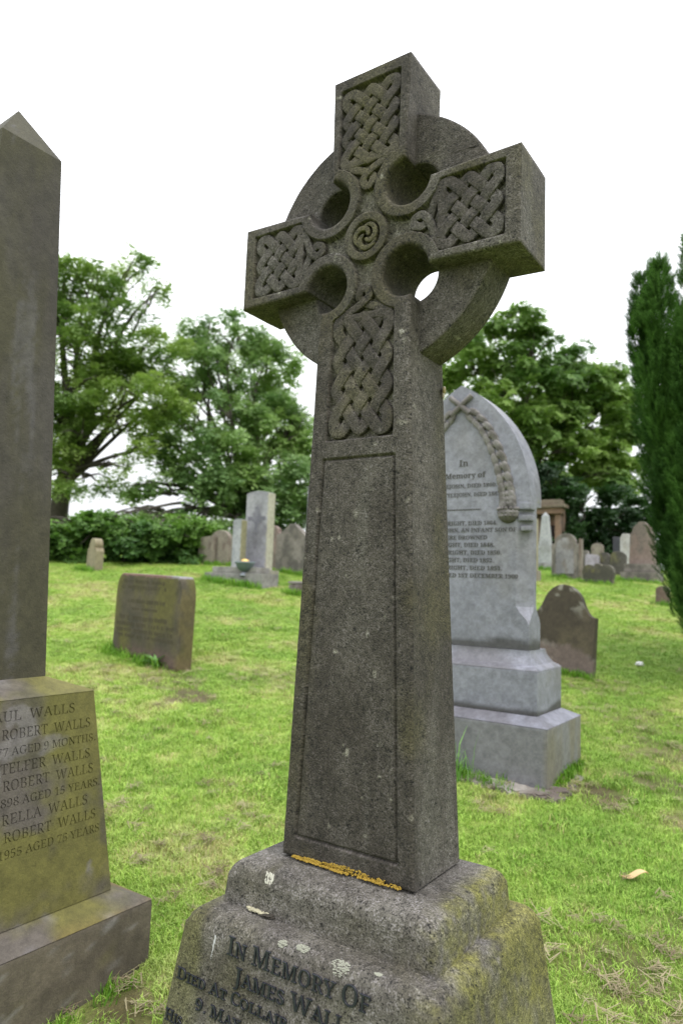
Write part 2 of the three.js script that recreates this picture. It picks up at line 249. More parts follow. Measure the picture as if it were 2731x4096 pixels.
function plait(m, n, warp, width, top, seed) { // warp(u in 0..m, v in 0..n) -> [x, y]
  const seen = new Set(), out = [], R = rng(seed);
  const starts = []; for (let k = 0; k < m; k++) starts.push([2 * k + 1, 0, 1, 1]), starts.push([2 * k + 1, 2 * n, 1, -1]); for (let k = 0; k < n; k++) starts.push([0, 2 * k + 1, 1, 1]), starts.push([2 * m, 2 * k + 1, -1, 1]);
  for (const [sx, sy, dx0, dy0] of starts) {
    let X = sx, Y = sy, dx = dx0, dy = dy0; if (seen.has(X + ',' + Y)) continue;
    const nodes = []; do {
      seen.add(X + ',' + Y); let lv = 1; const edgeHit = X === 0 || X === 2 * m || Y === 0 || Y === 2 * n; if (!edgeHit) { const up = dx * dy > 0; lv = (up ? X % 2 === 0 : X % 2 === 1) ? 1 : 0; } else lv = 0.75;
      nodes.push([X / 2, Y / 2, lv]); { const sideX = X === 0 || X === 2 * m, sideY = Y === 0 || Y === 2 * n, nx = X + (X + dx < 0 || X + dx > 2 * m ? -dx : dx), ny = Y + (Y + dy < 0 || Y + dy > 2 * n ? -dy : dy), nsX = nx === 0 || nx === 2 * m, nsY = ny === 0 || ny === 2 * n; if ((sideX && nsY) || (sideY && nsX)) { const qx = sideX ? X : nx, qy = sideY ? Y : ny; nodes.push([lerp((X + nx) / 4, qx / 2, 0.72), lerp((Y + ny) / 4, qy / 2, 0.72), 0.9]); } } if (X + dx < 0 || X + dx > 2 * m) dx = -dx; if (Y + dy < 0 || Y + dy > 2 * n) dy = -dy; X += dx; Y += dy;
    } while (!(X === sx && Y === sy) && nodes.length < 400);
    // subdivide and smooth
    let P = []; for (let i = 0; i < nodes.length; i++) { const a = nodes[i], b = nodes[(i + 1) % nodes.length]; for (let q = 0; q < 4; q++) P.push([lerp(a[0], b[0], q / 4), lerp(a[1], b[1], q / 4), lerp(a[2], b[2], ss(0, 1, q / 4))]); }
    for (let it = 0; it < 1; it++) P = P.map((p, i) => { const a = P[(i + P.length - 1) % P.length], b = P[(i + 1) % P.length]; return [p[0] * 0.5 + (a[0] + b[0]) * 0.25, p[1] * 0.5 + (a[1] + b[1]) * 0.25, p[2] * 0.7 + (a[2] + b[2]) * 0.15]; });
    let Q = []; for (let i = 0; i < P.length; i++) { const b = P[(i + 1) % P.length]; Q.push(P[i], [(P[i][0] + b[0]) / 2, (P[i][1] + b[1]) / 2, (P[i][2] + b[2]) / 2]); }
    const ox = R() * 9, xy = Q.map((p) => { const w = warp(p[0], p[1]); return [w[0] + 0.003 * (fbm(w[0] * 20 + ox, w[1] * 20, 1, 2) - 0.5), w[1] + 0.003 * (fbm(w[0] * 20, w[1] * 20 + ox, 5, 2) - 0.5)]; });
    out.push(sweepRibbon(xy, Q.map((p) => p[2]), width, top, true));
  }
  return out;
}
const ribbonCol = (x, y, z) => { const c = crossCol(x, y, z + 0.3); return mix3(c, [0.18, 0.165, 0.085], 0.45 * ss(0.45, 0.6, fbm(x * 9, y * 9, 6, 3)) * ss(0.2, 0.02, Math.abs(x))); };
const edgeAt = (v) => { const q = RIM * RIM - (v - HC) ** 2; return q > 0 ? Math.min(0.098, HC - Math.sqrt(q)) : 0.098; };
function armCarving(name, label, dir, end, m, n) { // dir: unit axis outward
  const [ax, ay] = dir, px = ay, py = -ax, at = (u, v) => [ax * v + px * u, ay * v + py * u + HY], parts = [];
  const i0 = 0.228, w = end > 0.5 ? 0.035 : 0.0305;
  parts.push(...plait(m, n, (u, v) => { const s = v / n, V = lerp(end - w / 2 - 0.001, i0, s), h = Math.min(0.098 + (end > 0.5 ? 0.008 * ss(0.3, 0.57, V) : 0), edgeAt(V - 0.004) + 0.004) - w / 2 + 0.003; return at((u / m * 2 - 1) * h, V); }, w, -0.0018, 3 + end * 100));
  parts.push(...plait(1, 2, (u, v) => { const V = lerp(i0 + 0.004, 0.150, v / 2), h = Math.max(0.006, edgeAt(V) - 0.0125); return at((u * 2 - 1) * h, V); }, 0.023, -0.0022, 9 + end * 100));
  const g = merge(parts); const mm = mesh(name, paint(g, ribbonCol), grainMat, cross); mm.userData.label = label;
}
armCarving('interlace_carving', 'knotwork on the upper arm', [0, 1], 0.466, 3, 4);
armCarving('interlace_carving', 'knotwork on the right-hand arm', [1, 0], 0.406, 3, 3);
armCarving('interlace_carving', 'knotwork on the left-hand arm', [-1, 0], 0.406, 3, 3);
armCarving('interlace_carving', 'knotwork on the shaft, longest of the four', [0, -1], 0.573, 3, 4);
{ // boss: three swirls turning about the middle of the cross
  const parts = []; for (let k = 0; k < 3; k++) { const pts = [], lev = []; for (let i = 0; i <= 30; i++) { const t = i / 30, a = k * 2.094 + 0.5 + t * 3.6, r = 0.006 + 0.030 * Math.sin(Math.min(1, t * 1.25) * Math.PI / 2) * (1 - 0.18 * ss(0.75, 1, t)); pts.push([r * Math.cos(a), HY + r * Math.sin(a)]); lev.push(1 - 0.35 * ss(0.7, 1, t)); } parts.push(sweepRibbon(pts, lev, (p, t) => 0.0095 + 0.008 * Math.sin(t * Math.PI) - 0.004 * t, -0.0015, false)); }
  const b = mesh('central_boss', paint(merge(parts), (x, y, z) => mix3(crossCol(x, y, z), [0.19, 0.18, 0.08], 0.5)), grainMat, cross); b.userData.label = 'round boss of three swirls';
}
// ---- stepped base: superellipse-edged blocks with dense skins
function softBlock(hx, hz, yb, yt, batter, r, cz, rise, N = 90, noise = 0.006) { // battered block with rounded top edge; rise = weathered crown of the top
  const pos = [], idx = [], rows = [];
  const H = yt - yb, per = []; // perimeter parametrised on a rounded rectangle
  const ring = (ex, y, cr) => { const out = [], a = hx + ex, b = hz + ex; for (let s = 0; s < 4; s++) { const sx = [1, 1, -1, -1][s], sz = [1, -1, -1, 1][s], nx = [1, -1, -1, 1][s], nz = [-1, -1, 1, 1][s];
    const c0 = [sx * (a - cr), sz * (b - cr)], a0 = [Math.PI / 2, 0, -Math.PI / 2, Math.PI][s]; for (let q = 0; q <= 8; q++) { const t = a0 - q / 8 * Math.PI / 2; out.push([c0[0] + cr * Math.cos(t), y, c0[1] + cr * Math.sin(t)]); }
    const ns = [1, 1, -1, -1][(s + 1) % 4], nsz = [1, -1, -1, 1][(s + 1) % 4], d0 = out[out.length - 1], t1 = a0 - Math.PI / 2, d1 = [ns * (a - cr) + cr * Math.cos(t1), y, nsz * (b - cr) + cr * Math.sin(t1)]; for (let q = 1; q < N / 2; q++) out.push([lerp(d0[0], d1[0], q / (N / 2)), y, lerp(d0[2], d1[2], q / (N / 2))]); } return out; };
  const NV = 34; for (let i = 0; i <= NV; i++) { const t = i / NV, y = yb + (H - r) * t; rows.push(ring(batter * (1 - (y - yb) / H), y, 0.014)); }
  for (let i = 1; i <= 8; i++) { const a = i / 8 * Math.PI / 2; rows.push(ring(-r * (1 - Math.cos(a)), yt - r + r * Math.sin(a), 0.014 + r * 0.5 * i / 8)); }
  const last = rows[rows.length - 1]; for (let i = 1; i <= 14; i++) { const t = i / 14; rows.push(last.map(([x, y, z]) => [x * (1 - t), yt + rise * Math.min(1, t * 1.6), z * (1 - t)])); }
  const M = last.length; for (const r0 of rows) for (const [x, y, z] of r0) { const q = noise * (fbm(x * 8, y * 8, z * 8 + 9, 3) - 0.5); const l = Math.hypot(x, z) || 1; pos.push(x + x / l * q, y + q * 0.6, z + z / l * q + cz); }
  for (let j = 0; j + 1 < rows.length; j++) for (let i = 0; i < M; i++) { const a = j * M + i, b = j * M + (i + 1) % M, c = a + M, d = b + M; idx.push(a, c, b, b, c, d); }
  const g = new THREE.BufferGeometry(); g.setAttribute('position', new THREE.Float32BufferAttribute(pos, 3)); g.setIndex(idx); g.computeVertexNormals(); return g;
}
const baseCol = (x, y, z) => {
  let k = crossCol(x, y, z); k = mix3(k, [0.37, 0.355, 0.35], 0.72 * ss(0.30, 0.66, fbm(x * 6, y * 6 + 3, z * 6, 5)));
  // yellow-green moss along the right-hand ledges and down that flank, as patches with a broken edge
  const led = ss(0.10, 0.0, Math.abs(x - 0.325)) * ss(0.16, -0.1, z) + 0.7 * ss(0.24, 0.3, x), mo = ss(0.34, 0.66, 0.7 * fbm(x * 7, y * 5, z * 7 + 2, 4) + 0.3 * fbm(x * 60, y * 60, z * 60, 2)) * clamp(led);
  k = mix3(k, [0.31, 0.31, 0.055], 0.8 * mo);
  // olive stains that run down the front of the step
  k = mix3(k, [0.20, 0.20, 0.07], 0.7 * ss(0.48, 0.66, fbm(x * 9, y * 2.2, 6, 3)) * ss(0.0, 0.06, z));
  return k;
};
const stepMesh = mesh('upper_step', paint(boxUV(softBlock(0.304, 0.215, 0.612, 0.737, 0.012, 0.032, -0.125, 0.016, 90, 0.0016)), baseCol), grainMat, cross);
mesh('base_block', paint(boxUV(softBlock(0.362, 0.303, -0.12, 0.632, 0.095, 0.036, -0.125, 0.012, 110, 0.0016)), baseCol), grainMat, cross);
// ---- dark leaded lettering on the sloping front of the base
const loader = new FontLoader();
const serifB = await loader.loadAsync('fonts/droid/droid_serif_bold.typeface.json');
const serif = await loader.loadAsync('fonts/droid/droid_serif_regular.typeface.json');
const leadMat = new THREE.MeshPhysicalMaterial({ color: new THREE.Color().setRGB(0.007, 0.008, 0.018), roughness: 0.42, metalness: 0.0, clearcoat: 0.25, clearcoatRoughness: 0.2 });
function textWidth(font, s, size) { let w = 0; for (const c of s) w += (font.data.glyphs[c] || font.data.glyphs['?']).ha; return w * size / font.data.resolution; }
function textGeo(font, s, size, depth, bevel = 0, seg = 3) { const g = new TextGeometry(s, { font, size, depth, curveSegments: seg, bevelEnabled: bevel > 0, bevelThickness: bevel, bevelSize: bevel * 0.6, bevelSegments: 1 }); return g; }
// small capitals: runs of [text, size]
function caps(font, str, big, small, squeeze = 1, gap = 1) { const out = []; let x = 0; str.split(' ').forEach((word, wi) => { [...word].forEach((ch, i) => { const up = i === 0 || /[0-9]/.test(ch), s = up ? big : small; const g = textGeo(font, ch.toUpperCase(), s, 0.003, 0.0009); g.scale(squeeze, 1, 1); g.translate(x, 0, 0); out.push(g); x += textWidth(font, ch.toUpperCase(), s) * squeeze * gap; }); x += small * 0.42; }); return [merge(out), x]; }
{
  const slope = Math.atan(0.126), zAt = (y) => 0.303 - 0.125 + 0.095 * (1 - (y + 0.12) / 0.752);
  const lines = [['In Memory of', -0.207, 0.565, 0.042, 0.034, 0.428], ['James Wall', -0.172, 0.511, 0.036, 0.029, 0.335], ['Died at Collair', -0.362, 0.467, 0.027, 0.0215, 0.37], ['9. May', -0.287, 0.420, 0.026, 0.021, 0.16], ['His', -0.382, 0.368, 0.026, 0.021, 0.07]];
  for (const [s, x, y, b, sm, len] of lines) { let [g, w] = caps(serif, s, b, sm, 1, 1.02); g.scale(len / w, 1, 1); g.rotateX(-slope); g.translate(x, y, zAt(y) + 0.0006); mesh('inscription_line', g, leadMat, cross); }
}
// ---- growths and droppings on the stone
function crust(cx, cz, y, n, rx, rz, size, R, drape) { const out = []; for (let i = 0; i < n; i++) { const a = R() * 6.283, q = Math.sqrt(R()), x = cx + rx * q * Math.cos(a), z = cz + rz * q * Math.sin(a), s = size * (0.5 + R()); const g = new THREE.IcosahedronGeometry(s, 0); g.scale(1, 0.28, 1); g.rotateY(R() * 6); g.translate(x, drape ? drape(x, z) : y, z); out.push(g); } return merge(out); }
{
  const R = rng(41), Y = [];
  for (let i = 0; i < 1900; i++) { const t = Math.pow(R(), 0.9), x = lerp(-0.16, 0.17, t * t * 0.4 + t * 0.6), w = 0.011 * Math.sin(Math.PI * clamp(0.2 + 0.75 * (1 - t))) * (0.5 + fbm(x * 25, 1, 1, 2)), up = R() < 0.45; if (fbm(x * 55, up ? 3 : 7, i * 0.002, 3) < 0.43 + 0.14 * t) continue; const s = 0.0012 + 0.0018 * R(); const g = new THREE.IcosahedronGeometry(s, 0); g.scale(1.2, 0.5, 1.2); g.rotateX(R() * 3); if (up) g.translate(x, SB + 0.003 + R() * w * 1.1, 0.0005); else g.translate(x, SB + 0.003, 0.001 + R() * w); Y.push(g); }
  const o = mesh('orange_lichen', merge(Y), plain([0.32, 0.21, 0.028], 0.95), cross); o.userData.label = 'bright orange lichen crust along the foot of the shaft';
  // pale lichen rosettes on the shoulder of the base
  const paleM = plain([0.27, 0.275, 0.22], 0.95);
  const shoulder = (x, z) => 0.632 - 0.036 + Math.sqrt(Math.max(0, 0.036 ** 2 - Math.max(0, z - (0.178 - 0.036)) ** 2));
  for (const [x, z, r] of [[0.11, 0.163, 0.024], [0.0, 0.157, 0.017], [-0.055, 0.163, 0.013], [0.20, 0.15, 0.008]]) { const g = crust(x, z, 0, Math.round(r * 6200), r, r * 0.55, 0.0026, R, shoulder); mesh('pale_lichen', g, paleM, cross); }
  // cream crust at the foot of the step, with a dark edge
  mesh('cream_crust', crust(-0.188, 0.096, 0.639, 190, 0.034, 0.013, 0.0048, R, (x, z) => 0.638 + 0.006 * R()), plain([0.40, 0.375, 0.26], 0.9), cross);
  mesh('dark_crust', crust(-0.158, 0.098, 0.639, 50, 0.022, 0.012, 0.006, R, (x, z) => 0.637 + 0.006 * R()), plain([0.035, 0.03, 0.022], 0.9), cross);
  // white bird droppings: a splash on the step, a streak on the base
  const W = []; for (let i = 0; i < 130; i++) { const t = R(), s = 0.0015 + 0.0025 * R() * R(), g = new THREE.IcosahedronGeometry(s, 0), x = -0.166 + (R() - 0.5) * 0.03 * (1 - 0.4 * t), dy = t * t * 0.075; g.scale(0.8, 2.2, 0.5); const y = 0.728 - dy; g.translate(x, y, (y < 0.705 ? 0.0905 : 0.0582 + Math.sqrt(Math.max(0, 0.032 ** 2 - (y - 0.705) ** 2)))); W.push(g); }
  mesh('bird_dropping', merge(W), plain([0.55, 0.535, 0.47], 0.8), cross);
  const V = []; for (let i = 0; i < 60; i++) { const t = R(), y = lerp(0.585, 0.53, t), g = new THREE.IcosahedronGeometry(0.0028 * (1.2 - 0.5 * t), 0); g.scale(0.7, 3, 0.35); g.translate(-0.252 + 0.004 * (R() - 0.5) - 0.006 * t, y, 0.303 - 0.125 + 0.095 * (1 - (y + 0.12) / 0.752) - 0.001); V.push(g); }
  mesh('bird_dropping', merge(V), plain([0.42, 0.42, 0.43], 0.8), cross);
}
{ const sn = thing('snail', 'tiny pale striped snail stuck to the right edge of the cross shaft', 'snail', [0.162, 2.03, -0.186], 0.4); const sh = new THREE.TorusGeometry(0.006, 0.0045, 8, 18); sh.rotateY(Math.PI / 2); mesh('shell', paint(sh, (x, y, z) => (Math.sin(Math.atan2(y, z) * 9) > 0.2 ? [0.55, 0.50, 0.33] : [0.30, 0.24, 0.13])), new THREE.MeshStandardMaterial({ vertexColors: true, roughness: 0.4 }), sn); mesh('foot', new THREE.SphereGeometry(0.005, 8, 6).scale(0.8, 2.6, 1).translate(-0.002, -0.012, 0), plain([0.34, 0.30, 0.22], 0.6), sn); }
console.log('cross done');

// ---------------------------------------------------------------- OBELISK on the left
function frustum(h0, h1, y0, y1, n = 18) { // square frustum, dense sides, open ends closed by caps
  const g = new THREE.BoxGeometry(2, y1 - y0, 2, n, Math.max(4, Math.round(n * (y1 - y0) / (h0 * 2))), n); g.translate(0, (y0 + y1) / 2, 0); const p = g.attributes.position;
  for (let i = 0; i < p.count; i++) { const t = (p.getY(i) - y0) / (y1 - y0), h = lerp(h0, h1, t); p.setX(i, p.getX(i) * h); p.setZ(i, p.getZ(i) * h); } g.computeVertexNormals(); return g;
}
function bevelBox(w, h, d, r, seg = 16) { // box with chamfered edges, dense faces, base at y = 0
  const g = new THREE.BoxGeometry(w, h, d, seg, seg, seg), p = g.attributes.position; for (let i = 0; i < p.count; i++) { const v = [p.getX(i), p.getY(i), p.getZ(i)], H = [w / 2, h / 2, d / 2], q = v.map((a, k) => clamp(a, -H[k] + r, H[k] - r)), e = v.map((a, k) => a - q[k]), l = Math.hypot(...e); if (l > r) for (let k = 0; k < 3; k++) v[k] = q[k] + e[k] / l * r; p.setXYZ(i, v[0], v[1] + h / 2, v[2]); } g.computeVertexNormals(); return g;
}
const obelisk = thing('obelisk_monument', 'tall square obelisk on a mossy lettered block, at the left edge beside the cross', 'monument', [-1.559, 0, 0.151]);
const obCol = (x, y, z) => { let k = mix3([0.066, 0.058, 0.048], [0.092, 0.083, 0.074], ss(0.3, 0.7, fbm(x * 4, y * 1.6, z * 4, 4))); k = mix3(k, [0.078, 0.072, 0.036], 0.8 * ss(0.42, 0.62, fbm(x * 5 + 3, y * 1.1, z * 5, 4))); k = mix3(k, [0.16, 0.152, 0.165], 0.5 * ss(0.62, 0.78, fbm(x * 16, y * 1.3, z * 16, 4) + 0.15 * (n3(x * 90, y * 90, z * 90) - 0.5))); return k; };
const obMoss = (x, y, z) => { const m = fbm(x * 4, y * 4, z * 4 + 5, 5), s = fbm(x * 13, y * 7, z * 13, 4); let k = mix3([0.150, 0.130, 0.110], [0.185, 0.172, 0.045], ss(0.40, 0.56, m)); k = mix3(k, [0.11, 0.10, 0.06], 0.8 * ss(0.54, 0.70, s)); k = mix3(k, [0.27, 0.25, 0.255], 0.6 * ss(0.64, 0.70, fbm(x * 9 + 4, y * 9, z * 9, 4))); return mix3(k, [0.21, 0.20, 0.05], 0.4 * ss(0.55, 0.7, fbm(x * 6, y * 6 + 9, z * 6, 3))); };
mesh('shaft', paint(boxUV(frustum(0.19, 0.124, 1.1, 3.114, 22)), obCol), fineMat, obelisk);
mesh('pyramid_tip', paint(boxUV((() => { const g = frustum(0.124, 0.0015, 3.114, 3.30, 14); return g; })()), obCol), fineMat, obelisk);
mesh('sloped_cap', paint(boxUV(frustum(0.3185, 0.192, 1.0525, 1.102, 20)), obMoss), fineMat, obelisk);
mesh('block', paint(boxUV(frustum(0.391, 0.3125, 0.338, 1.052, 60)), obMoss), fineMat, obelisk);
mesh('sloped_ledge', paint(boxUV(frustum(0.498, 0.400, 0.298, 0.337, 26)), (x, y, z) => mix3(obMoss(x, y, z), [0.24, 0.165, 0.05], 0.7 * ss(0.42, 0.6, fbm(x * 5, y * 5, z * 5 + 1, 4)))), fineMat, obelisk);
mesh('plinth', paint(boxUV(bevelBox(1.0, 0.45, 1.0, 0.01, 34).translate(0, -0.152, 0)), (x, y, z) => { let k = mix3([0.20, 0.168, 0.122], [0.12, 0.10, 0.072], ss(0.35, 0.65, fbm(x * 5, y * 5, z * 5, 4))); k = mix3(k, [0.23, 0.21, 0.08], 0.6 * ss(0.5, 0.66, fbm(x * 4, y * 7, z * 4 + 8, 4))); return mix3(k, [0.62, 0.61, 0.62], 0.25 * ss(0.70, 0.80, fbm(x * 22 + 1, y * 22, z * 22, 2))); }), fineMat, obelisk);
{ // sunk lettering: a 7 mm face plate pierced by the letters
  const b0 = 0.338, b1 = 1.052, lean = Math.atan((0.391 - 0.3125) / (b1 - b0)), L = Math.hypot(b1 - b0, 0.0785);
  const rows = [['PAUL  WALLS', 0.983, 0.232, 0.0335, 0.345], ['ROBERT  WALLS', 0.924, 0.298, 0.0335, 0.347], ['1877 AGED 9 MONTHS.', 0.872, 0.321, 0.027, 0.43], ['TELFER  WALLS', 0.816, 0.297, 0.0335, 0.347], ['ROBERT  WALLS', 0.762, 0.311, 0.0335, 0.353], ['1898 AGED 15 YEARS.', 0.712, 0.341, 0.027, 0.41], ['RELLA  WALLS', 0.657, 0.287, 0.0335, 0.330], ['ROBERT  WALLS', 0.602, 0.322, 0.0335, 0.356], ['1955 AGED 75 YEARS', 0.553, 0.338, 0.027, 0.39]];
  // local plate frame: u = along the face (to the right), v = up the slope
  const s = new THREE.Shape([[-0.3895, 0.001], [0.3895, 0.001], [0.3115, L - 0.001], [-0.3115, L - 0.001]].map((p) => new THREE.Vector2(...p))), isl = [];
  const area = (pts) => Math.abs(THREE.ShapeUtils.area(pts));
  for (const [t, y, right, size, len] of rows) {
    const w = textWidth(serif, t, size), k = len / w, x0 = right - len, v0 = (y - b0) / Math.cos(lean); let pen = 0;
    for (const ch of t) { if (ch !== ' ') for (const sh of serif.generateShapes(ch, size)) { const map = (p) => new THREE.Vector2(x0 + (pen + p.x) * k, v0 + p.y); const pts = sh.getPoints(3).map(map); if (area(pts) < 1e-6) continue; if (pts.some((p) => Math.abs(p.x) > 0.386 - 0.11 * p.y)) continue; s.holes.push(new THREE.Path(pts)); for (const h of sh.holes) isl.push(new THREE.Shape(h.getPoints(3).map(map))); } pen += textWidth(serif, ch, size); }
  }
  let g = merge([s, ...isl].map((q) => new THREE.ExtrudeGeometry(q, { depth: 0.0035, bevelEnabled: false, curveSegments: 3 })));
  g = tess(g, 0.022, 9); g.rotateX(-lean); g.rotateY(Math.PI / 2); g.translate(0.391 + 0.001, b0, 0);
  // x of the slope follows the batter by the rotation above
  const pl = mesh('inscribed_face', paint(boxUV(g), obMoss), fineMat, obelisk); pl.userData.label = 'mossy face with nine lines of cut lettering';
}
console.log('obelisk done');

// ---------------------------------------------------------------- GOTHIC GRANITE HEADSTONE
const granite = thing('gothic_headstone', 'pale blue-grey granite pointed-arch headstone with carved leaf garland, right behind the cross', 'headstone', [-1.046, 0.315, -3.07]);
const graCol = (x, y, z) => { let k = mix3([0.285, 0.295, 0.355], [0.345, 0.355, 0.42], ss(0.3, 0.7, fbm(x * 6, y * 6, z * 6, 4))); k = mix3(k, [0.27, 0.265, 0.27], 0.6 * ss(0.52, 0.7, fbm(x * 3 + 2, y * 1.4, z * 3, 4))); const s = h3(Math.round(x * 400), Math.round(y * 400), Math.round(z * 400)); return mix3(k, [0.2, 0.2, 0.21], 0.3 * s); };
const graBase = (x, y, z) => { let k = mix3(graCol(x, y, z), [0.22, 0.21, 0.20], 0.55); k = mix3(k, [0.25, 0.21, 0.11], 0.65 * ss(0.66, 0.70, x) * ss(0.35, 0.6, fbm(x * 4, y * 1.5, z * 7, 3))); return k; };
{ const G = (y) => y - 0.3;
  mesh('base_tier', paint(boxUV(bevelBox(1.372, 0.36, 0.70, 0.006, 40)), graBase), polishMat, granite);
  const ch = (hx0, hz0, hx1, hz1, y0, y1) => { const g = new THREE.BoxGeometry(2, y1 - y0, 2, 40, 3, 24); g.translate(0, (y0 + y1) / 2, 0); const p = g.attributes.position; for (let i = 0; i < p.count; i++) { const t = (p.getY(i) - y0) / (y1 - y0); p.setX(i, p.getX(i) * lerp(hx0, hx1, t)); p.setZ(i, p.getZ(i) * lerp(hz0, hz1, t)); } g.computeVertexNormals(); return g; };
  const washCol = (x, y, z) => mix3(graCol(x, y, z), [0.15, 0.14, 0.15], 0.65 * ss(0.5, 0.66, fbm(x * 3.3, 2, z * 3.3, 4)));
  mesh('base_weathering', paint(boxUV(ch(0.686, 0.35, 0.587, 0.247, 0.361, 0.409)), washCol), polishMat, granite);
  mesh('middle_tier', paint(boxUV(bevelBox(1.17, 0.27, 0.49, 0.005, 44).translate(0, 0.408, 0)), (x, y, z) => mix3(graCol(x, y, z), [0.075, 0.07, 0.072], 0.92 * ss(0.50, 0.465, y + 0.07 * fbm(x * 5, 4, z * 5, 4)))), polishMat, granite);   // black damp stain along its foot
  { // cyma moulding between middle tier and stone
    const pr = []; for (let i = 0; i <= 14; i++) { const t = i / 14; pr.push([lerp(0.585, 0.503, 0.5 - 0.5 * Math.cos(Math.PI * t)), 0.678 + 0.12 * (t < 0.5 ? 0.55 * t : 0.275 + (t - 0.5) * 1.45)]); }
    const gs = []; for (let i = 0; i < 14; i++) gs.push(ch(pr[i][0], pr[i][0] - 0.34, pr[i + 1][0], pr[i + 1][0] - 0.34, pr[i][1], pr[i + 1][1])); mesh('moulding', paint(boxUV(merge(gs)), washCol), polishMat, granite); }
  // the stone itself: pointed arch, corners chamfered between the stop at the foot and the corbels
  const outline = (hw) => { const pts = [[-hw, 1.77], [hw, 1.77]]; const k = 0.444, R0 = 0.944 - (0.5 - hw), n = 22, top = Math.acos(k / R0); for (let i = 1; i <= n; i++) { const a = top * i / n; pts.push([-k + R0 * Math.cos(a), 1.77 + R0 * Math.sin(a)]); } for (let i = n - 1; i >= 1; i--) { const a = top * i / n; pts.push([k - R0 * Math.cos(a), 1.77 + R0 * Math.sin(a)]); } return new THREE.Shape(pts.map((p) => new THREE.Vector2(...p))); };
  let g = new THREE.ExtrudeGeometry(outline(0.5), { depth: 0.22, bevelEnabled: false, curveSegments: 20 }); g.translate(0, 0, -0.22 + 0.156); g = tess(g, 0.035, 8);
  { // lower body: loft whose front corners are chamfered between a stop at the foot and the corbels
    const pos = [], idx = [], NS = 34, F = 26, ring = (y) => { const c = 0.004 + 0.088 * ss(0.955, 1.09, y) * (1 - ss(1.735, 1.742, y)), r = []; const seg = (x0, z0, x1, z1, n) => { for (let q = 0; q < n; q++) r.push([lerp(x0, x1, q / n), y, lerp(z0, z1, q / n)]); }; seg(-0.5 + c, 0.156, 0.5 - c, 0.156, F); seg(0.5 - c, 0.156, 0.5, 0.156 - c, 4); seg(0.5, 0.156 - c, 0.5, -0.064 + c, 3); seg(0.5, -0.064 + c, 0.5 - c, -0.064, 3); seg(0.5 - c, -0.064, -0.5 + c, -0.064, 6); seg(-0.5 + c, -0.064, -0.5, -0.064 + c, 3); seg(-0.5, -0.064 + c, -0.5, 0.156 - c, 3); seg(-0.5, 0.156 - c, -0.5 + c, 0.156, 4); return r; };
    const ys = []; for (let q = 0; q <= NS; q++) ys.push(lerp(0.8, 1.734, q / NS)); ys.push(1.742, 1.77); let M = 0; for (const y of ys) { const r = ring(y); M = r.length; for (const p of r) pos.push(...p); }
    for (let a = 0; a + 1 < ys.length; a++) for (let b = 0; b < M; b++) { const p = a * M + b, q = a * M + (b + 1) % M; idx.push(p, q, p + M, q, q + M, p + M); }
    let b = new THREE.BufferGeometry(); b.setAttribute('position', new THREE.Float32BufferAttribute(pos, 3)); b.setIndex(idx); b = b.toNonIndexed(); b.computeVertexNormals(); b.setAttribute('uv', new THREE.BufferAttribute(new Float32Array(b.attributes.position.count * 2), 2)); g = merge([b, g]); }
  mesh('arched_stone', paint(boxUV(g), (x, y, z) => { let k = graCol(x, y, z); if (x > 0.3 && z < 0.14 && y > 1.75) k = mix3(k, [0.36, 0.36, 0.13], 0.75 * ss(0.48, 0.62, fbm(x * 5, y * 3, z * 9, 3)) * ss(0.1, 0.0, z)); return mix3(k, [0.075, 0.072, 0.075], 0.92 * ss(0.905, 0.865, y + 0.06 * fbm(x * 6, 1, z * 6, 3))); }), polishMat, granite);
  for (const s of [-1, 1]) for (const [y, w, h] of [[1.735, 0.105, 0.05], [1.655, 0.086, 0.04], [1.585, 0.066, 0.034]]) { const c = bevelBox(w, h, w, 0.006, 5); c.translate(s * (0.505 - w / 2), y - h / 2, 0.161 - w / 2); mesh('corbel', paint(boxUV(c), graCol), polishMat, granite); }
  { // garland: two strings of pointed leaves hanging from crossed stems, tied in a tassel
    const leaf = (L, W, D) => { const q = new THREE.SphereGeometry(1, 12, 8); const p = q.attributes.position; for (let i = 0; i < p.count; i++) { const y = p.getY(i), t = (y + 1) / 2; p.setX(i, p.getX(i) * (0.75 + 0.35 * t)); p.setZ(i, p.getZ(i) * (1 - 0.35 * Math.exp(-((p.getX(i) / 0.16) ** 2)))); } q.scale(W / 2, L / 2, D); q.computeVertexNormals(); return q; };
    for (const s of [-1, 1]) {
      const spine = new THREE.CatmullRomCurve3([[0.05, 2.415], [0.17, 2.29], [0.255, 2.13], [0.315, 1.95], [0.345, 1.80], [0.350, 1.72]].map(([x, y]) => new THREE.Vector3(s * x, y, 0.158)));
      const N = 12, parts = []; for (let i = 0; i < N; i++) { const t = (i + 0.6) / N, p = spine.getPoint(t), d = spine.getTangent(t), ang = Math.atan2(d.x, -d.y), w = 0.056 * (0.8 + 0.3 * t); for (const k of [-1, 1]) { const l = leaf(0.115, w * 1.02, 0.017); l.translate(0, -0.02, 0); l.rotateX(0.26); l.rotateZ(ang + k * 0.10); l.translate(p.x + Math.cos(ang) * k * w * 0.52, p.y + Math.sin(ang) * k * w * 0.52, p.z + 0.006); parts.push(l); } const m0 = leaf(0.05, w * 0.5, 0.02); m0.rotateX(0.26); m0.rotateZ(ang); m0.translate(p.x, p.y + 0.012, p.z + 0.006); parts.push(m0); }
      const stem = new THREE.CylinderGeometry(0.018, 0.021, 0.2, 9, 3); stem.rotateZ(s * 0.86); stem.translate(-s * 0.005, 2.455, 0.17); parts.push(stem);
      const col = (x, y, z) => mix3([0.31, 0.29, 0.285], [0.18, 0.165, 0.155], ss(0.4, 0.65, fbm(x * 30, y * 30, z * 30, 2)));
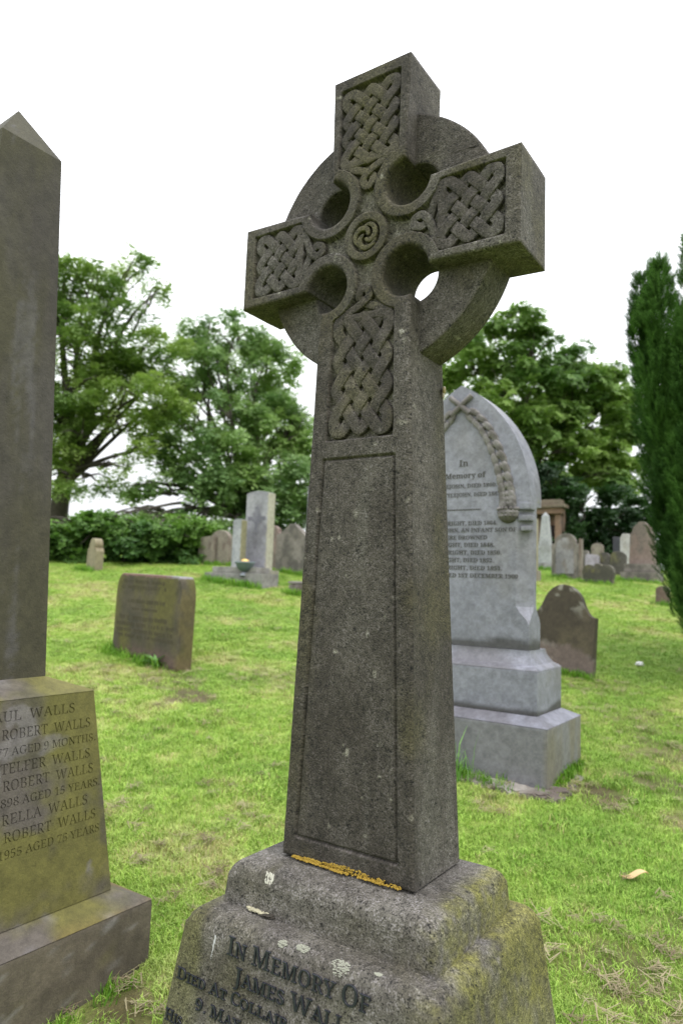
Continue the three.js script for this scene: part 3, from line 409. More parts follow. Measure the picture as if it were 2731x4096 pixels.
      const gl = mesh('leaf_garland', paint(boxUV(merge(parts)), col), fineMat, granite);
      const tas = []; const cup = new THREE.SphereGeometry(0.072, 16, 10, 0, Math.PI * 2, Math.PI * 0.38, Math.PI * 0.62); cup.scale(1, 0.9, 0.6); cup.translate(s * 0.352, 1.685, 0.158); tas.push(cup); for (let r = 0; r < 3; r++) for (let i = 0; i < 7; i++) { const b = new THREE.SphereGeometry(0.0125, 7, 5), a = Math.PI * (0.06 + 0.88 * i / 6); b.translate(s * 0.352 + 0.068 * Math.cos(a) * (1 - 0.08 * r), 1.715 - r * 0.024, 0.158 + 0.036 * Math.sin(a)); tas.push(b); }
      mesh('tassel', paint(boxUV(merge(tas)), (x, y, z) => mix3(col(x, y, z), [0.09, 0.085, 0.06], 0.7 * ss(1.69, 1.66, y + 0.02 * n3(x * 80, y * 80, z)))), fineMat, gl);
    }
  }
  // dark lettering; only the right-hand ends of the lines can be read past the cross
  const ink = plain([0.05, 0.047, 0.04], 0.9), put = (t, xr, y, size, len, ft = serifB) => { const q = textGeo(ft, t, size, 0.0015, 0, 2), w = textWidth(ft, t, size); q.scale(len / w, 1, 1); q.translate(xr + 1.046 - len, G(y), 0.1565); mesh('inscription_line', q, ink, granite); };
  put('In', -0.985, 2.322, 0.046, 0.07); put('Memory of', -0.860, 2.240, 0.037, 0.30);
  put('LITTLEJOHN, DIED 1860.', -0.774, 2.172, 0.027, 0.50); put('MARY LITTLEJOHN, DIED 1887', -0.752, 2.110, 0.027, 0.58);
  { const r = new THREE.BoxGeometry(0.36, 0.006, 0.002); r.translate(-0.89 + 1.046 - 0.18, G(2.02), 0.1575); mesh('inscription_rule', r, ink, granite); }
  const L8 = [['JAMES WRIGHT, DIED 1864.', -0.768, 1.916, 0.55], ['ANN LITTLEJOHN, AN INFANT SON OF', -0.635, 1.868, 0.78], ['WHO WERE DROWNED', -0.838, 1.818, 0.46], ['JANE WRIGHT, DIED 1848.', -0.785, 1.768, 0.55], ['ROBERT WRIGHT, DIED 1850.', -0.735, 1.716, 0.62], ['ANN WRIGHT, DIED 1852.', -0.788, 1.664, 0.54], ['HENRY WRIGHT, DIED 1853.', -0.730, 1.612, 0.62], ['WRIGHT, DIED 1ST DECEMBER 1900', -0.622, 1.560, 0.75]];
  for (const [t, xr, y, len] of L8) put(t, xr, y - 0.004, 0.028, len);
  // broken mortar footing that shows under the near corner
  const R = rng(77), ft = []; for (let i = 0; i < 60; i++) { const s = 0.04 + 0.05 * R(), q = new THREE.DodecahedronGeometry(s, 0); q.scale(1.5, 0.5, 1.2); q.rotateY(R() * 6); const side = R(); q.translate(side < 0.6 ? lerp(0.1, 0.7, R()) : 0.70 + 0.04 * R(), 0.0 - 0.035 * R(), side < 0.6 ? 0.36 + 0.04 * R() : lerp(-0.2, 0.37, R())); ft.push(q); }
  mesh('mortar_footing', paint(boxUV(merge(ft)), (x, y, z) => mix3([0.40, 0.37, 0.33], [0.15, 0.12, 0.10], ss(0.35, 0.65, fbm(x * 12, y * 12, z * 12, 3)))), fineMat, granite);
}
console.log('granite done');

// ---------------------------------------------------------------- OTHER HEADSTONES
function slabGeo(pts, T, bev, edge) { let g = new THREE.ExtrudeGeometry(new THREE.Shape(pts.map((p) => new THREE.Vector2(...p))), { depth: T - 2 * bev, bevelEnabled: true, bevelThickness: bev, bevelSize: bev, bevelOffset: -bev, bevelSegments: 2, curveSegments: 16 }); g.translate(0, 0, -T + bev); return tess(g, edge, 8); }
const arcPts = (cx, cy, r, a0, a1, n = 12, ry = r) => Array.from({ length: n + 1 }, (_, i) => { const a = lerp(a0, a1, i / n); return [cx + r * Math.cos(a), cy + ry * Math.sin(a)]; });
const stoneCol = (A, B, C, k = 3, moss = 0.5) => { const o = A[0] * 977 + B[1] * 313; return (x, y, z) => { let c = mix3(A, B, ss(0.32, 0.68, fbm(x * k + o, y * k, z * k, 4))); return mix3(c, C, 0.85 * ss(moss, moss + 0.16, fbm(x * k * 1.7 + 5, y * k + o, z * k * 1.7, 4))); }; };
function headstone(name, label, [x, z], pts, T, col, o = {}) {
  const y = ground(x, z) + (o.dy || 0), t = thing(name, label, 'headstone', [x, y, z], o.turn || 0, o.group); if (o.tilt) t.rotation.z = o.tilt; if (o.lean) t.rotation.x = o.lean;
  mesh('slab', paint(boxUV(slabGeo(pts, T, o.bev || 0.008, o.edge || 0.05)), col), o.mat || fineMat, t); return t;
}
const D2R = Math.PI / 180;
{ // low mossy brown stone on the left lawn
  const w = 1.08, h = 0.795; const pts = [[0, -0.2], [w, -0.2], [w, h - 0.26], ...arcPts(w - 0.09, h - 0.26, 0.09, 0, Math.PI / 2, 10, 0.26), ...arcPts(0.10, h - 0.20, 0.10, Math.PI / 2, Math.PI, 10, 0.20)];
  const t = headstone('headstone', 'low brown mossy headstone with rounded corners alone on the left lawn', [-5.10, -3.30], pts, 0.17, (x, y, z) => { const m = fbm(x * 4.5, y * 1.6, z * 4, 4); let k = mix3([0.075, 0.066, 0.044], [0.115, 0.097, 0.064], ss(0.3, 0.7, fbm(x * 6, y * 6, z * 6, 4))); k = mix3(k, [0.150, 0.138, 0.032], 0.85 * ss(0.32, 0.52, m)); k = mix3(k, [0.16, 0.105, 0.085], 0.8 * ss(0.14, 0.06, y + 0.1 * fbm(x * 5, 1, 1, 3))); if (x > 1.065) k = mix3(k, [0.21, 0.17, 0.06], 0.6 * ss(0.3, 0.6, fbm(1, y * 6, z * 9, 3))); if (y > 0.775) k = mix3([0.27, 0.16, 0.14], [0.34, 0.32, 0.34], ss(0.45, 0.6, fbm(x * 4, 1, z * 6, 3))); return k; }, { dy: 0.02, turn: -5 * D2R, tilt: -1.4 * D2R, edge: 0.035 });
  // worn, unreadable rows of cut letters: shallow dark strokes
  const R = rng(5), gs = []; for (const [y, x0, x1, s] of [[0.70, 0.12, 0.80, 0.035], [0.64, 0.09, 0.83, 0.04], [0.50, 0.22, 0.80, 0.042], [0.43, 0.3, 0.7, 0.028], [0.33, 0.1, 0.85, 0.045], [0.265, 0.05, 0.98, 0.042], [0.205, 0.06, 0.98, 0.042], [0.15, 0.1, 0.98, 0.04]]) for (let x = x0; x < x1;) { if (R() < 0.14) { x += s * 0.7; continue; } const n = 1 + Math.floor(R() * 2.2); for (let i = 0; i <= n; i++) { const b = new THREE.BoxGeometry(s * 0.17, s * (0.7 + 0.3 * R()), 0.0015); b.translate(x + i * s * 0.3, y + s / 2, 0.0008); gs.push(b); } if (R() < 0.6) { const b = new THREE.BoxGeometry(s * 0.6, s * 0.14, 0.0015); b.translate(x + s * 0.25, y + s * (R() < 0.5 ? 0.15 : 0.9), 0.0008); gs.push(b); } x += s * 1.05; }
  mesh('worn_lettering', merge(gs), plain([0.06, 0.052, 0.03], 0.95), t);
}
{ // dark shouldered stone behind the granite one
  const pts = [[-0.58, -0.2], [0.08, -0.2]]; for (let i = 0; i <= 36; i++) { const x = lerp(0.08, -0.58, i / 36), dx = Math.abs(x + 0.25), q = dx < 0.185 ? Math.sqrt(1 - (dx / 0.225) ** 2) : 0.569 * Math.pow(Math.max(0, 1 - (dx - 0.185) / 0.145), 2.4); pts.push([x, 0.585 + 0.315 * q]); }
  headstone('headstone', 'dark brown round-topped headstone flaking to pale patches, just right of the granite arch', [-0.97, -5.72], pts, 0.12, (x, y, z) => { let k = mix3([0.075, 0.06, 0.04], [0.12, 0.098, 0.06], ss(0.35, 0.65, fbm(x * 5, y * 5, z * 5, 4))); const fl = ss(0.0, 0.035, 0.30 - y - 0.30 * (x + 0.1) * (x + 0.1) * 8 * (x > -0.1 ? 1 : 0) + 0.2 * (fbm(x * 5 + 2, y * 5, 3, 4) - 0.5)); k = mix3(k, mix3([0.19, 0.145, 0.125], [0.34, 0.31, 0.28], ss(0.52, 0.66, fbm(x * 9, y * 9, 4, 4))), fl); return mix3(k, [0.40, 0.39, 0.33], 0.8 * ss(0.66, 0.73, fbm(x * 14, y * 14, z * 14, 3)) * ss(0.5, 0.8, y)); }, { dy: 0.0, tilt: -2 * D2R, lean: -3 * D2R, edge: 0.035 });
}
// tall pale service headstone pair on a shared-looking plinth
const greyA = stoneCol([0.36, 0.36, 0.40], [0.47, 0.47, 0.51], [0.25, 0.245, 0.28], 2.5, 0.52);
{
  const t = thing('war_headstone', 'tall pale grey headstone with curved top and carved cross emblem, on a concrete kerb', 'headstone', [-7.16, ground(-7.2, -7.8) - 0.02, -7.83]);
  const w = 0.26; mesh('slab', paint(boxUV(slabGeo([[-w, 0.15], [w, 0.15], [w, 1.54], ...arcPts(0, 0.93, 0.74, Math.PI / 2 - 0.36, Math.PI / 2 + 0.36, 10, 0.69), [-w, 1.54]], 0.17, 0.006, 0.06)), (x, y, z) => mix3(greyA(x, y, z), [0.60, 0.57, 0.42], x > 0.245 ? 0.75 : 0)), fineMat, t);
  const em = (n, b) => mesh(n, paint(boxUV(b), stoneCol([0.20, 0.2, 0.24], [0.27, 0.27, 0.31], [0.3, 0.3, 0.33])), fineMat, t);
  const cr = [[-0.035, 0.86], [0.035, 0.86], [0.03, 1.10], [0.2, 1.10], [0.2, 1.17], [0.035, 1.17], [0.04, 1.34], [-0.04, 1.34], [-0.035, 1.17], [-0.2, 1.17], [-0.2, 1.10], [-0.03, 1.10]]; em('emblem_cross', slabGeo(cr, 0.006, 0.001, 0.08).translate(0, 0, 0.006)); em('emblem_disc', slabGeo(arcPts(0, 1.14, 0.105, 0, Math.PI * 2 - 0.01, 24), 0.004, 0.0008, 0.08).translate(0, 0, 0.0035));
  mesh('socket', paint(boxUV(bevelBox(0.62, 0.22, 0.34, 0.01, 6).translate(0.04, 0.02, -0.08)), stoneCol([0.36, 0.34, 0.28], [0.42, 0.40, 0.33], [0.45, 0.42, 0.16])), fineMat, t);
}
{ const t = thing('grave_kerb', 'long low grey concrete kerb under the two pale headstones', 'kerb', [-7.26, ground(-7.26, -7.78) - 0.1, -7.6]); mesh('kerb_block', paint(boxUV(bevelBox(1.32, 0.25, 0.42, 0.012, 10)), stoneCol([0.30, 0.29, 0.27], [0.38, 0.37, 0.35], [0.22, 0.21, 0.2])), fineMat, t); mesh('kerb_step', paint(boxUV(bevelBox(1.0, 0.10, 0.36, 0.01, 10).translate(-0.02, 0.251, -0.02)), stoneCol([0.33, 0.32, 0.30], [0.40, 0.39, 0.37], [0.24, 0.23, 0.2])), fineMat, t); }
{ const t = headstone('war_headstone', 'narrow pale grey headstone half hiding the taller one, on the concrete kerb', [-7.30, -7.50], [[-0.105, 0.02], [0.105, 0.02], [0.105, 0.995], ...arcPts(0, 0.80, 0.25, Math.PI / 2 - 0.42, Math.PI / 2 + 0.42, 8, 0.235), [-0.105, 0.995]], 0.13, (x, y, z) => mix3(stoneCol([0.44, 0.45, 0.49], [0.52, 0.53, 0.56], [0.38, 0.40, 0.43])(x, y, z), [0.30, 0.27, 0.10], x > 0.095 ? 0.8 : 0), { dy: 0.07 }); }
{ // bronze-green flower bowl with a brass rose
  const t = thing('flower_bowl', 'dark green round flower bowl with a brass top, standing before the pale headstones', 'bowl', [-7.03, ground(-7.0, -7.4) + 0.16, -7.44]);
  const lathe = (p) => new THREE.LatheGeometry(p.map((q) => new THREE.Vector2(...q)), 28);
  mesh('foot', lathe([[0.001, 0], [0.085, 0], [0.075, 0.03], [0.04, 0.06], [0.04, 0.075], [0.001, 0.075]]), plain([0.30, 0.32, 0.38], 0.5), t);
  mesh('bowl', lathe([[0.035, 0.075], [0.10, 0.10], [0.145, 0.16], [0.15, 0.20], [0.172, 0.215], [0.172, 0.24], [0.15, 0.245], [0.13, 0.225], [0.001, 0.225]]), plain([0.11, 0.145, 0.15], 0.45), t);
  mesh('brass_top', lathe([[0.06, 0.226], [0.07, 0.25], [0.06, 0.275], [0.03, 0.29], [0.001, 0.292]]), new THREE.MeshStandardMaterial({ color: new THREE.Color().setRGB(0.72, 0.50, 0.18), roughness: 0.4, metalness: 0.7 }), t);
}
// old stones in the row by the hedge
const tan = stoneCol([0.27, 0.235, 0.19], [0.36, 0.32, 0.26], [0.20, 0.15, 0.125], 4, 0.5), brownGrey = stoneCol([0.24, 0.215, 0.185], [0.33, 0.30, 0.265], [0.13, 0.12, 0.105], 4, 0.48), rosy = stoneCol([0.27, 0.20, 0.17], [0.34, 0.27, 0.23], [0.20, 0.17, 0.145], 3, 0.52);
const roundTop = (w, h, sh = 0.12) => [[-w, -0.2], [w, -0.2], [w, h - w * 0.75], ...arcPts(0, h - w * 0.75, w, 0.02, Math.PI - 0.02, 14, w * 0.75), [-w, h - w * 0.75]];
const shoulderTop = (w, h) => [[-w, -0.2], [w, -0.2], [w, h - w * 0.8], [w * 0.86, h - w * 0.8], ...arcPts(0, h - w * 0.78, w * 0.8, 0.05, Math.PI - 0.05, 14, w * 0.78), [-w * 0.86, h - w * 0.8], [-w, h - w * 0.8]];
headstone('headstone', 'small leaning tan headstone with a notched crown in front of the ivy hedge', [-10.1, -6.67], [[-0.17, -0.2], [0.17, -0.2], [0.17, 0.34], [0.13, 0.40], [0.10, 0.40], ...arcPts(0, 0.44, 0.11, 0, Math.PI, 10, 0.13), [-0.12, 0.40], [-0.17, 0.36]], 0.16, (x, y, z) => mix3(tan(x, y, z), [0.40, 0.35, 0.15], 0.4), { turn: -10 * D2R, tilt: -3 * D2R, dy: 0.02 });
headstone('headstone', 'flat-topped grey-tan headstone at the left end of the row by the hedge', [-9.50, -8.96], [[-0.2, -0.2], [0.2, -0.2], [0.2, 0.62], [-0.17, 0.58], [-0.2, 0.54]], 0.12, tan, { dy: -0.02 });
headstone('headstone', 'round-topped tan headstone with flaking foot, second in the row by the hedge', [-9.24, -9.10], roundTop(0.25, 0.75), 0.12, tan, { dy: -0.02 });
headstone('headstone', 'darker round-shouldered headstone behind the narrow pale one', [-8.98, -9.47], shoulderTop(0.26, 0.90), 0.12, brownGrey, { dy: -0.02 });
headstone('headstone', 'weathered grey-streaked headstone with pointed hump, right of the tall pale one', [-7.42, -9.17], [[-0.38, -0.2], [0.40, -0.2], [0.40, 0.66], [0.34, 0.70], [0.20, 0.82], [0.04, 0.95], [-0.06, 0.95], [-0.22, 0.82], [-0.30, 0.76], [-0.38, 0.74]], 0.14, brownGrey, { dy: 0.0 });
headstone('headstone', 'reddish scroll-topped headstone squeezed behind the tall pale one', [-8.12, -9.49], [[-0.2, -0.2], [0.2, -0.2], [0.2, 0.74], [0.10, 0.78], [0.08, 0.86], [-0.02, 0.92], [-0.14, 0.90], [-0.2, 0.80]], 0.12, rosy, { dy: -0.05 });
headstone('headstone', 'tall dark violet-grey slab almost hidden by the left edge of the cross shaft', [-7.50, -10.06], [[-0.26, -0.2], [0.26, -0.2], [0.26, 1.72], [-0.26, 1.72]], 0.16, stoneCol([0.20, 0.19, 0.22], [0.26, 0.25, 0.28], [0.16, 0.15, 0.17]), {});
{ const t = thing('boundary_stone', 'small square red-brown block in the grass at the left edge of the cross shaft', 'stone block', [-5.88, ground(-5.9, -7.4) - 0.06, -7.5]); mesh('block', paint(boxUV(bevelBox(0.30, 0.22, 0.26, 0.015, 6)), stoneCol([0.15, 0.105, 0.09], [0.20, 0.15, 0.13], [0.32, 0.28, 0.27])), fineMat, t); mesh('cap', paint(boxUV(bevelBox(0.32, 0.045, 0.28, 0.014, 5).translate(0, 0.2205, 0)), stoneCol([0.30, 0.26, 0.26], [0.36, 0.32, 0.31], [0.2, 0.15, 0.14])), fineMat, t); }
// ---- right-hand distance
{ const t = headstone('headstone', 'grey-brown round-topped headstone with raised border, right of the white obelisk', [-3.36, -13.01], shoulderTop(0.275, 0.93), 0.14, brownGrey, {}); mesh('raised_panel', paint(boxUV(slabGeo([[-0.18, 0.1], [0.18, 0.1], [0.18, 0.62], ...arcPts(0, 0.64, 0.18, 0.02, Math.PI - 0.02, 12, 0.2), [-0.18, 0.62]], 0.012, 0.003, 0.06).translate(0, 0, 0.011)), stoneCol([0.27, 0.26, 0.275], [0.38, 0.37, 0.38], [0.24, 0.21, 0.185], 5, 0.5)), fineMat, t); const sd = bevelBox(0.05, 0.84, 0.16, 0.006, 5); sd.translate(0.302, -0.02, -0.08); mesh('side_post', paint(boxUV(sd), tan), fineMat, t); }
headstone('headstone', 'low dark double-humped mossy headstone in front of the far right row', [-2.62, -12.64], [[-0.29, -0.15], [0.29, -0.15], [0.27, 0.08], [0.30, 0.22], ...arcPts(0.16, 0.25, 0.13, 0, Math.PI - 0.5, 9, 0.12), ...arcPts(0.0, 0.335, 0.07, 0.2, Math.PI - 0.2, 7, 0.06), ...arcPts(-0.16, 0.25, 0.13, 0.5, Math.PI, 9, 0.12), [-0.30, 0.22], [-0.27, 0.08]], 0.2, stoneCol([0.085, 0.08, 0.062], [0.13, 0.12, 0.095], [0.24, 0.22, 0.07], 5, 0.55), {});
headstone('headstone', 'light lilac-grey slanted slab behind the low double-humped stone', [-3.34, -14.92], [[-0.15, -0.1], [0.15, -0.1], [0.15, 0.40], [-0.11, 0.44], [-0.15, 0.40]], 0.12, stoneCol([0.36, 0.34, 0.39], [0.43, 0.41, 0.45], [0.3, 0.27, 0.29]), { lean: -0.2, dy: 0.04 });
headstone('headstone', 'narrow brown stone just right of the round-topped grey headstone', [-3.59, -15.31], roundTop(0.085, 0.52), 0.1, brownGrey, {});
headstone('headstone', 'small tan round-topped stone farthest back under the dark bushes', [-3.76, -17.04], roundTop(0.15, 0.70), 0.1, tan, {});
headstone('headstone', 'dark round-topped stone, left of the dark pair far right', [-3.10, -15.08], roundTop(0.135, 0.50), 0.12, stoneCol([0.09, 0.085, 0.07], [0.14, 0.13, 0.11], [0.2, 0.19, 0.09]), { tilt: 0.04 });
headstone('headstone', 'dark leaning round-topped stone, right of the dark pair far right', [-2.82, -15.04], roundTop(0.17, 0.54), 0.12, stoneCol([0.09, 0.085, 0.07], [0.14, 0.13, 0.11], [0.2, 0.19, 0.09]), { tilt: -0.08 });
headstone('headstone', 'blackish plain upright slab left of the white headstone far right', [-3.32, -17.27], [[-0.11, -0.1], [0.11, -0.1], [0.11, 0.86], [-0.11, 0.88]], 0.1, stoneCol([0.06, 0.062, 0.075], [0.085, 0.085, 0.1], [0.1, 0.1, 0.1]), {});
headstone('headstone', 'white marble headstone with clipped corners beside the stepped one far right', [-2.93, -16.38], [[-0.12, -0.1], [0.12, -0.1], [0.12, 0.85], [0.07, 0.95], [-0.07, 0.95], [-0.12, 0.85]], 0.1, stoneCol([0.58, 0.57, 0.55], [0.66, 0.65, 0.63], [0.5, 0.48, 0.43]), {});
{ const t = thing('stepped_headstone', 'big rosy-grey pointed headstone on two broad steps, next to the yew', 'headstone', [-2.1, ground(-2.1, -13.9) - 0.05, -14.1]);
  mesh('lower_step', paint(boxUV(bevelBox(0.72, 0.24, 0.66, 0.01, 8)), brownGrey), fineMat, t); mesh('upper_step', paint(boxUV(bevelBox(0.62, 0.17, 0.50, 0.01, 8).translate(0, 0.241, -0.03)), brownGrey), fineMat, t);
  mesh('slab', paint(boxUV(slabGeo([[-0.25, 0], [0.25, 0], [0.23, 0.62], [0.19, 0.66], [0.17, 0.76], [0.09, 0.84], [0.05, 0.88], [-0.05, 0.88], [-0.09, 0.84], [-0.17, 0.76], [-0.19, 0.66], [-0.23, 0.62]], 0.2, 0.008, 0.06).translate(0, 0.412, 0.02)), rosy), fineMat, t); }
headstone('headstone', 'short red-brown stump of a stone at the foot of the yew', [-1.18, -10.99], roundTop(0.10, 0.30), 0.14, stoneCol([0.16, 0.11, 0.085], [0.22, 0.155, 0.12], [0.25, 0.22, 0.19]), { tilt: -0.03 });
{ const t = thing('beige_pillar', 'slim beige stone pillar on a small foot, just behind the granite arch', 'pillar', [-3.66, ground(-3.66, -12.0) - 0.03, -12.05]); mesh('post', paint(boxUV(bevelBox(0.11, 1.25, 0.11, 0.008, 6)), stoneCol([0.36, 0.33, 0.24], [0.44, 0.40, 0.30], [0.34, 0.32, 0.14])), fineMat, t); mesh('foot', paint(boxUV(bevelBox(0.2, 0.24, 0.2, 0.01, 5)), tan), fineMat, t); }
{ const t = thing('white_obelisk', 'small whitish tapering obelisk between the granite arch and the round-topped headstone', 'monument', [-4.58, ground(-4.58, -15.4) - 0.02, -15.5]);
  const wh = stoneCol([0.44, 0.46, 0.47], [0.52, 0.535, 0.54], [0.36, 0.37, 0.36]); mesh('shaft', paint(boxUV(frustum(0.125, 0.07, 0.62, 1.33, 6)), wh), fineMat, t); mesh('tip', paint(boxUV(frustum(0.07, 0.004, 1.331, 1.43, 4)), wh), fineMat, t); mesh('die', paint(boxUV(frustum(0.16, 0.145, 0.18, 0.619, 6)), wh), fineMat, t); mesh('foot', paint(boxUV(bevelBox(0.40, 0.20, 0.40, 0.02, 6).translate(0, -0.021, 0)), stoneCol([0.36, 0.36, 0.35], [0.42, 0.42, 0.41], [0.16, 0.15, 0.13], 6, 0.48)), fineMat, t); }
{ // red sandstone tomb front with cornice, pilasters and dark doorway
  const t = thing('sandstone_tomb', 'red sandstone tomb front with heavy cornice and dark doorway under the trees', 'tomb', [-5.42, ground(-5.42, -17.3) - 0.03, -17.3]); const red = stoneCol([0.26, 0.16, 0.11], [0.34, 0.22, 0.15], [0.20, 0.16, 0.125], 2.5, 0.52), corn = stoneCol([0.22, 0.17, 0.125], [0.28, 0.23, 0.17], [0.15, 0.14, 0.10]);
  const b = (n, w, h, d, x, y, z, c = red, m = fineMat) => mesh(n, paint(boxUV(bevelBox(w, h, d, 0.01, 6).translate(x, y, z)), c), m, t);
  b('back_wall', 1.5, 1.55, 0.2, -0.1, 0, -0.35); for (const x of [-0.75, -0.28, 0.22, 0.55]) b('pilaster', 0.15, 1.34, 0.16, x, 0.12, -0.15); b('plinth', 1.6, 0.118, 0.4, -0.1, 0, -0.12, corn); b('frieze', 1.56, 0.16, 0.32, -0.1, 1.462, -0.16); b('cornice', 1.72, 0.10, 0.46, -0.1, 1.624, -0.16, corn); b('coping', 1.5, 0.12, 0.36, -0.1, 1.726, -0.16, corn);
  b('doorway', 0.26, 1.05, 0.03, 0.385, 0.12, -0.23, () => [0.035, 0.022, 0.018]); b('panel', 0.32, 1.2, 0.05, -0.03, 0.13, -0.22); }
console.log('stones done');
// ---------------------------------------------------------------- PLANTS
const leafMat = (r = 0.62, tr = 0.55, sp = 0.3) => new THREE.MeshPhysicalMaterial({ color: 0xffffff, roughness: r, transmission: tr, thickness: 0, side: THREE.DoubleSide, specularIntensity: sp });
function kite(L, W, fold, droop) { // a folded leaf of four faces, base at the origin, pointing along +z
  const v = [[0, 0, 0], [-W / 2, fold, L * 0.42], [0, 0.0, L * 0.5], [W / 2, fold, L * 0.42], [0, -droop, L], [-W * 0.3, fold * 0.4 - droop * 0.4, L * 0.75], [W * 0.3, fold * 0.4 - droop * 0.4, L * 0.75]];
  const f = [0, 2, 1, 0, 3, 2, 1, 2, 5, 2, 4, 5, 2, 3, 6, 2, 6, 4], g = new THREE.BufferGeometry(); g.setAttribute('position', new THREE.Float32BufferAttribute(v.flat(), 3)); g.setIndex(f); return g.toNonIndexed();
}
function sprig(n, L, W, len, seed) { // leaves set along a short drooping twig
  const R = rng(seed), out = []; for (let i = 0; i < n; i++) { const s = 0.75 + 0.5 * R(), g = kite(L * s, W * s, W * 0.12 * s, L * 0.18 * s), t = i / Math.max(1, n - 1); g.rotateX(-0.25 + 0.7 * (R() - 0.3)); g.rotateZ((R() - 0.5) * 0.8); g.rotateY((i % 2 ? 1 : -1) * (0.5 + 0.9 * R()) * (i === n - 1 ? 0.1 : 1)); g.translate((R() - 0.5) * len * 0.25, -0.15 * len * t * t + (R() - 0.5) * len * 0.2, (t - 0.35) * len); out.push(g); }
  const g = merge(out); g.computeVertexNormals(); return g;
}
const M4 = new THREE.Matrix4(), QT = new THREE.Quaternion(), QB = new THREE.Quaternion(), V3 = new THREE.Vector3(), S3 = new THREE.Vector3(), EU = new THREE.Euler(), CO = new THREE.Color();
function instanced(name, geo, mat, list, parent, stuff) { // list of {m: Matrix4, c: [r,g,b]}
  const im = new THREE.InstancedMesh(geo, mat, list.length); im.name = name; im.castShadow = im.receiveShadow = true; list.forEach((o, i) => { im.setMatrixAt(i, o.m); im.setColorAt(i, CO.setRGB(...o.c)); }); parent.add(im); if (stuff) im.userData.kind = 'stuff'; return im;
}
const barkMat = new THREE.MeshStandardMaterial({ map: fineTex, bumpMap: fineBump, bumpScale: 0.01, vertexColors: true, roughness: 0.95 });
function limb(pts, r0, r1, seg = 14) { // tapered branch
  const c = new THREE.CatmullRomCurve3(pts), g = new THREE.TubeGeometry(c, seg, 1, 7, false), p = g.attributes.position; for (let i = 0; i <= seg; i++) { const q = c.getPointAt(i / seg), r = lerp(r0, r1, i / seg); for (let k = 0; k <= 7; k++) { const o = i * 8 + k; V3.fromBufferAttribute(p, o).sub(q).multiplyScalar(r).add(q); p.setXYZ(o, V3.x, V3.y, V3.z); } } g.computeVertexNormals(); return g;
}
function leaves(blobs, R, o) { // scatter sprigs in flattened clumps through each blob
  const out = []; for (const [bx, by, bz, rx, ry] of blobs) {
    const clumps = Math.max(3, Math.round(rx * ry * o.clumps)), per = Math.round(rx * ry * 3.14 * o.dens / clumps), cs = o.clump;
    for (let c = 0; c < clumps; c++) { let x, y, z; do { x = R() * 2 - 1; y = R() * 2 - 1; z = R() * 2 - 1; } while (x * x + y * y + z * z > 1); const l = Math.hypot(x, y, z), f = Math.pow(l, -0.35); x *= f; y *= f; z *= f;
      const cx = bx + x * rx * 0.9, cy = by + y * ry * 0.9, cz = bz + z * rx * 0.9, tone = clamp(0.5 + (fbm(cx * 0.8, cy * 0.8, cz * 0.8, 2) - 0.5) * 2.2 + (R() - 0.5) * 0.5), s0 = cs * (0.6 + 0.7 * R());
      for (let k = 0; k < per; k++) { const a = R() * 6.283, q = Math.sqrt(R()) * s0, X = cx + Math.cos(a) * q, Z = cz + Math.sin(a) * q, Y = cy + (R() - 0.5) * s0 * 0.75 - 0.25 * q * q / s0;
        EU.set((R() - 0.5) * 1.1 + 0.15, a + (R() - 0.5) * 1.6, (R() - 0.5) * 0.9, 'YXZ'); QT.setFromEuler(EU); EU.set(0, Math.PI / 2, 0); const s = o.scale * (0.7 + 0.6 * R()); M4.compose(V3.set(X, Y, Z), QT, S3.set(s, s, s)); const t = clamp(tone + (R() - 0.5) * 0.35); out.push({ m: M4.clone(), c: mix3(o.dark, o.light, t) }); } } }
  return out;
}
function tree(name, label, base, blobs, o) {
  const R = rng(o.seed), gy = ground(base[0], base[1]), t = thing(name, label, o.cat || 'tree', [base[0], gy, base[1]], 0, o.group), loc = blobs.map(([x, y, z, a, b]) => [x - base[0], y - gy, z - base[1], a, b]);
  const H = o.fork, parts = [limb([[0, -0.3, 0], [0.05, H * 0.5, 0.03], [o.bend || 0, H, 0]].map((p) => new THREE.Vector3(...p)), o.r * 1.25, o.r * 0.8, 10)];
  for (const [x, y, z, a, b] of loc) { const p0 = new THREE.Vector3((o.bend || 0) * 0.95, H * (0.7 + 0.3 * R()), 0), p3 = new THREE.Vector3(x, y + b * 0.3, z), L = p0.distanceTo(p3), p1 = p0.clone().lerp(p3, 0.35).add(new THREE.Vector3((R() - 0.5) * 0.15 * L, 0.05 * L, (R() - 0.5) * 0.15 * L)), p2 = p0.clone().lerp(p3, 0.7).add(new THREE.Vector3((R() - 0.5) * 0.12 * L, 0.07 * L, (R() - 0.5) * 0.12 * L)); parts.push(limb([p0, p1, p2, p3], o.r * (0.32 + 0.2 * R()), 0.02)); for (let k = 0; k < 4; k++) { const q0 = p1.clone().lerp(p3, 0.3 + 0.6 * R()), an = R() * 6.28, q2 = new THREE.Vector3(x + Math.cos(an) * a * 0.75, y + (R() - 0.3) * b, z + Math.sin(an) * a * 0.75), q1 = q0.clone().lerp(q2, 0.5).add(new THREE.Vector3(0, 0.12, 0)); parts.push(limb([q0, q1, q2], 0.035, 0.008, 6)); } }
  mesh('trunk', paint(boxUV(merge(parts), 0.8), (x, y, z) => mix3([0.075, 0.062, 0.05], [0.14, 0.125, 0.10], fbm(x * 8, y * 3, z * 8, 3))), barkMat, t);
  instanced('crown', sprig(o.n || 7, o.L, o.W, o.len, o.seed + 1), leafMat(), leaves(loc, R, o), t, true); return t;
}
const syc = { n: 12, L: 0.092, W: 0.082, len: 0.42, clumps: 13, dens: 92, clump: 0.44, scale: 1 };
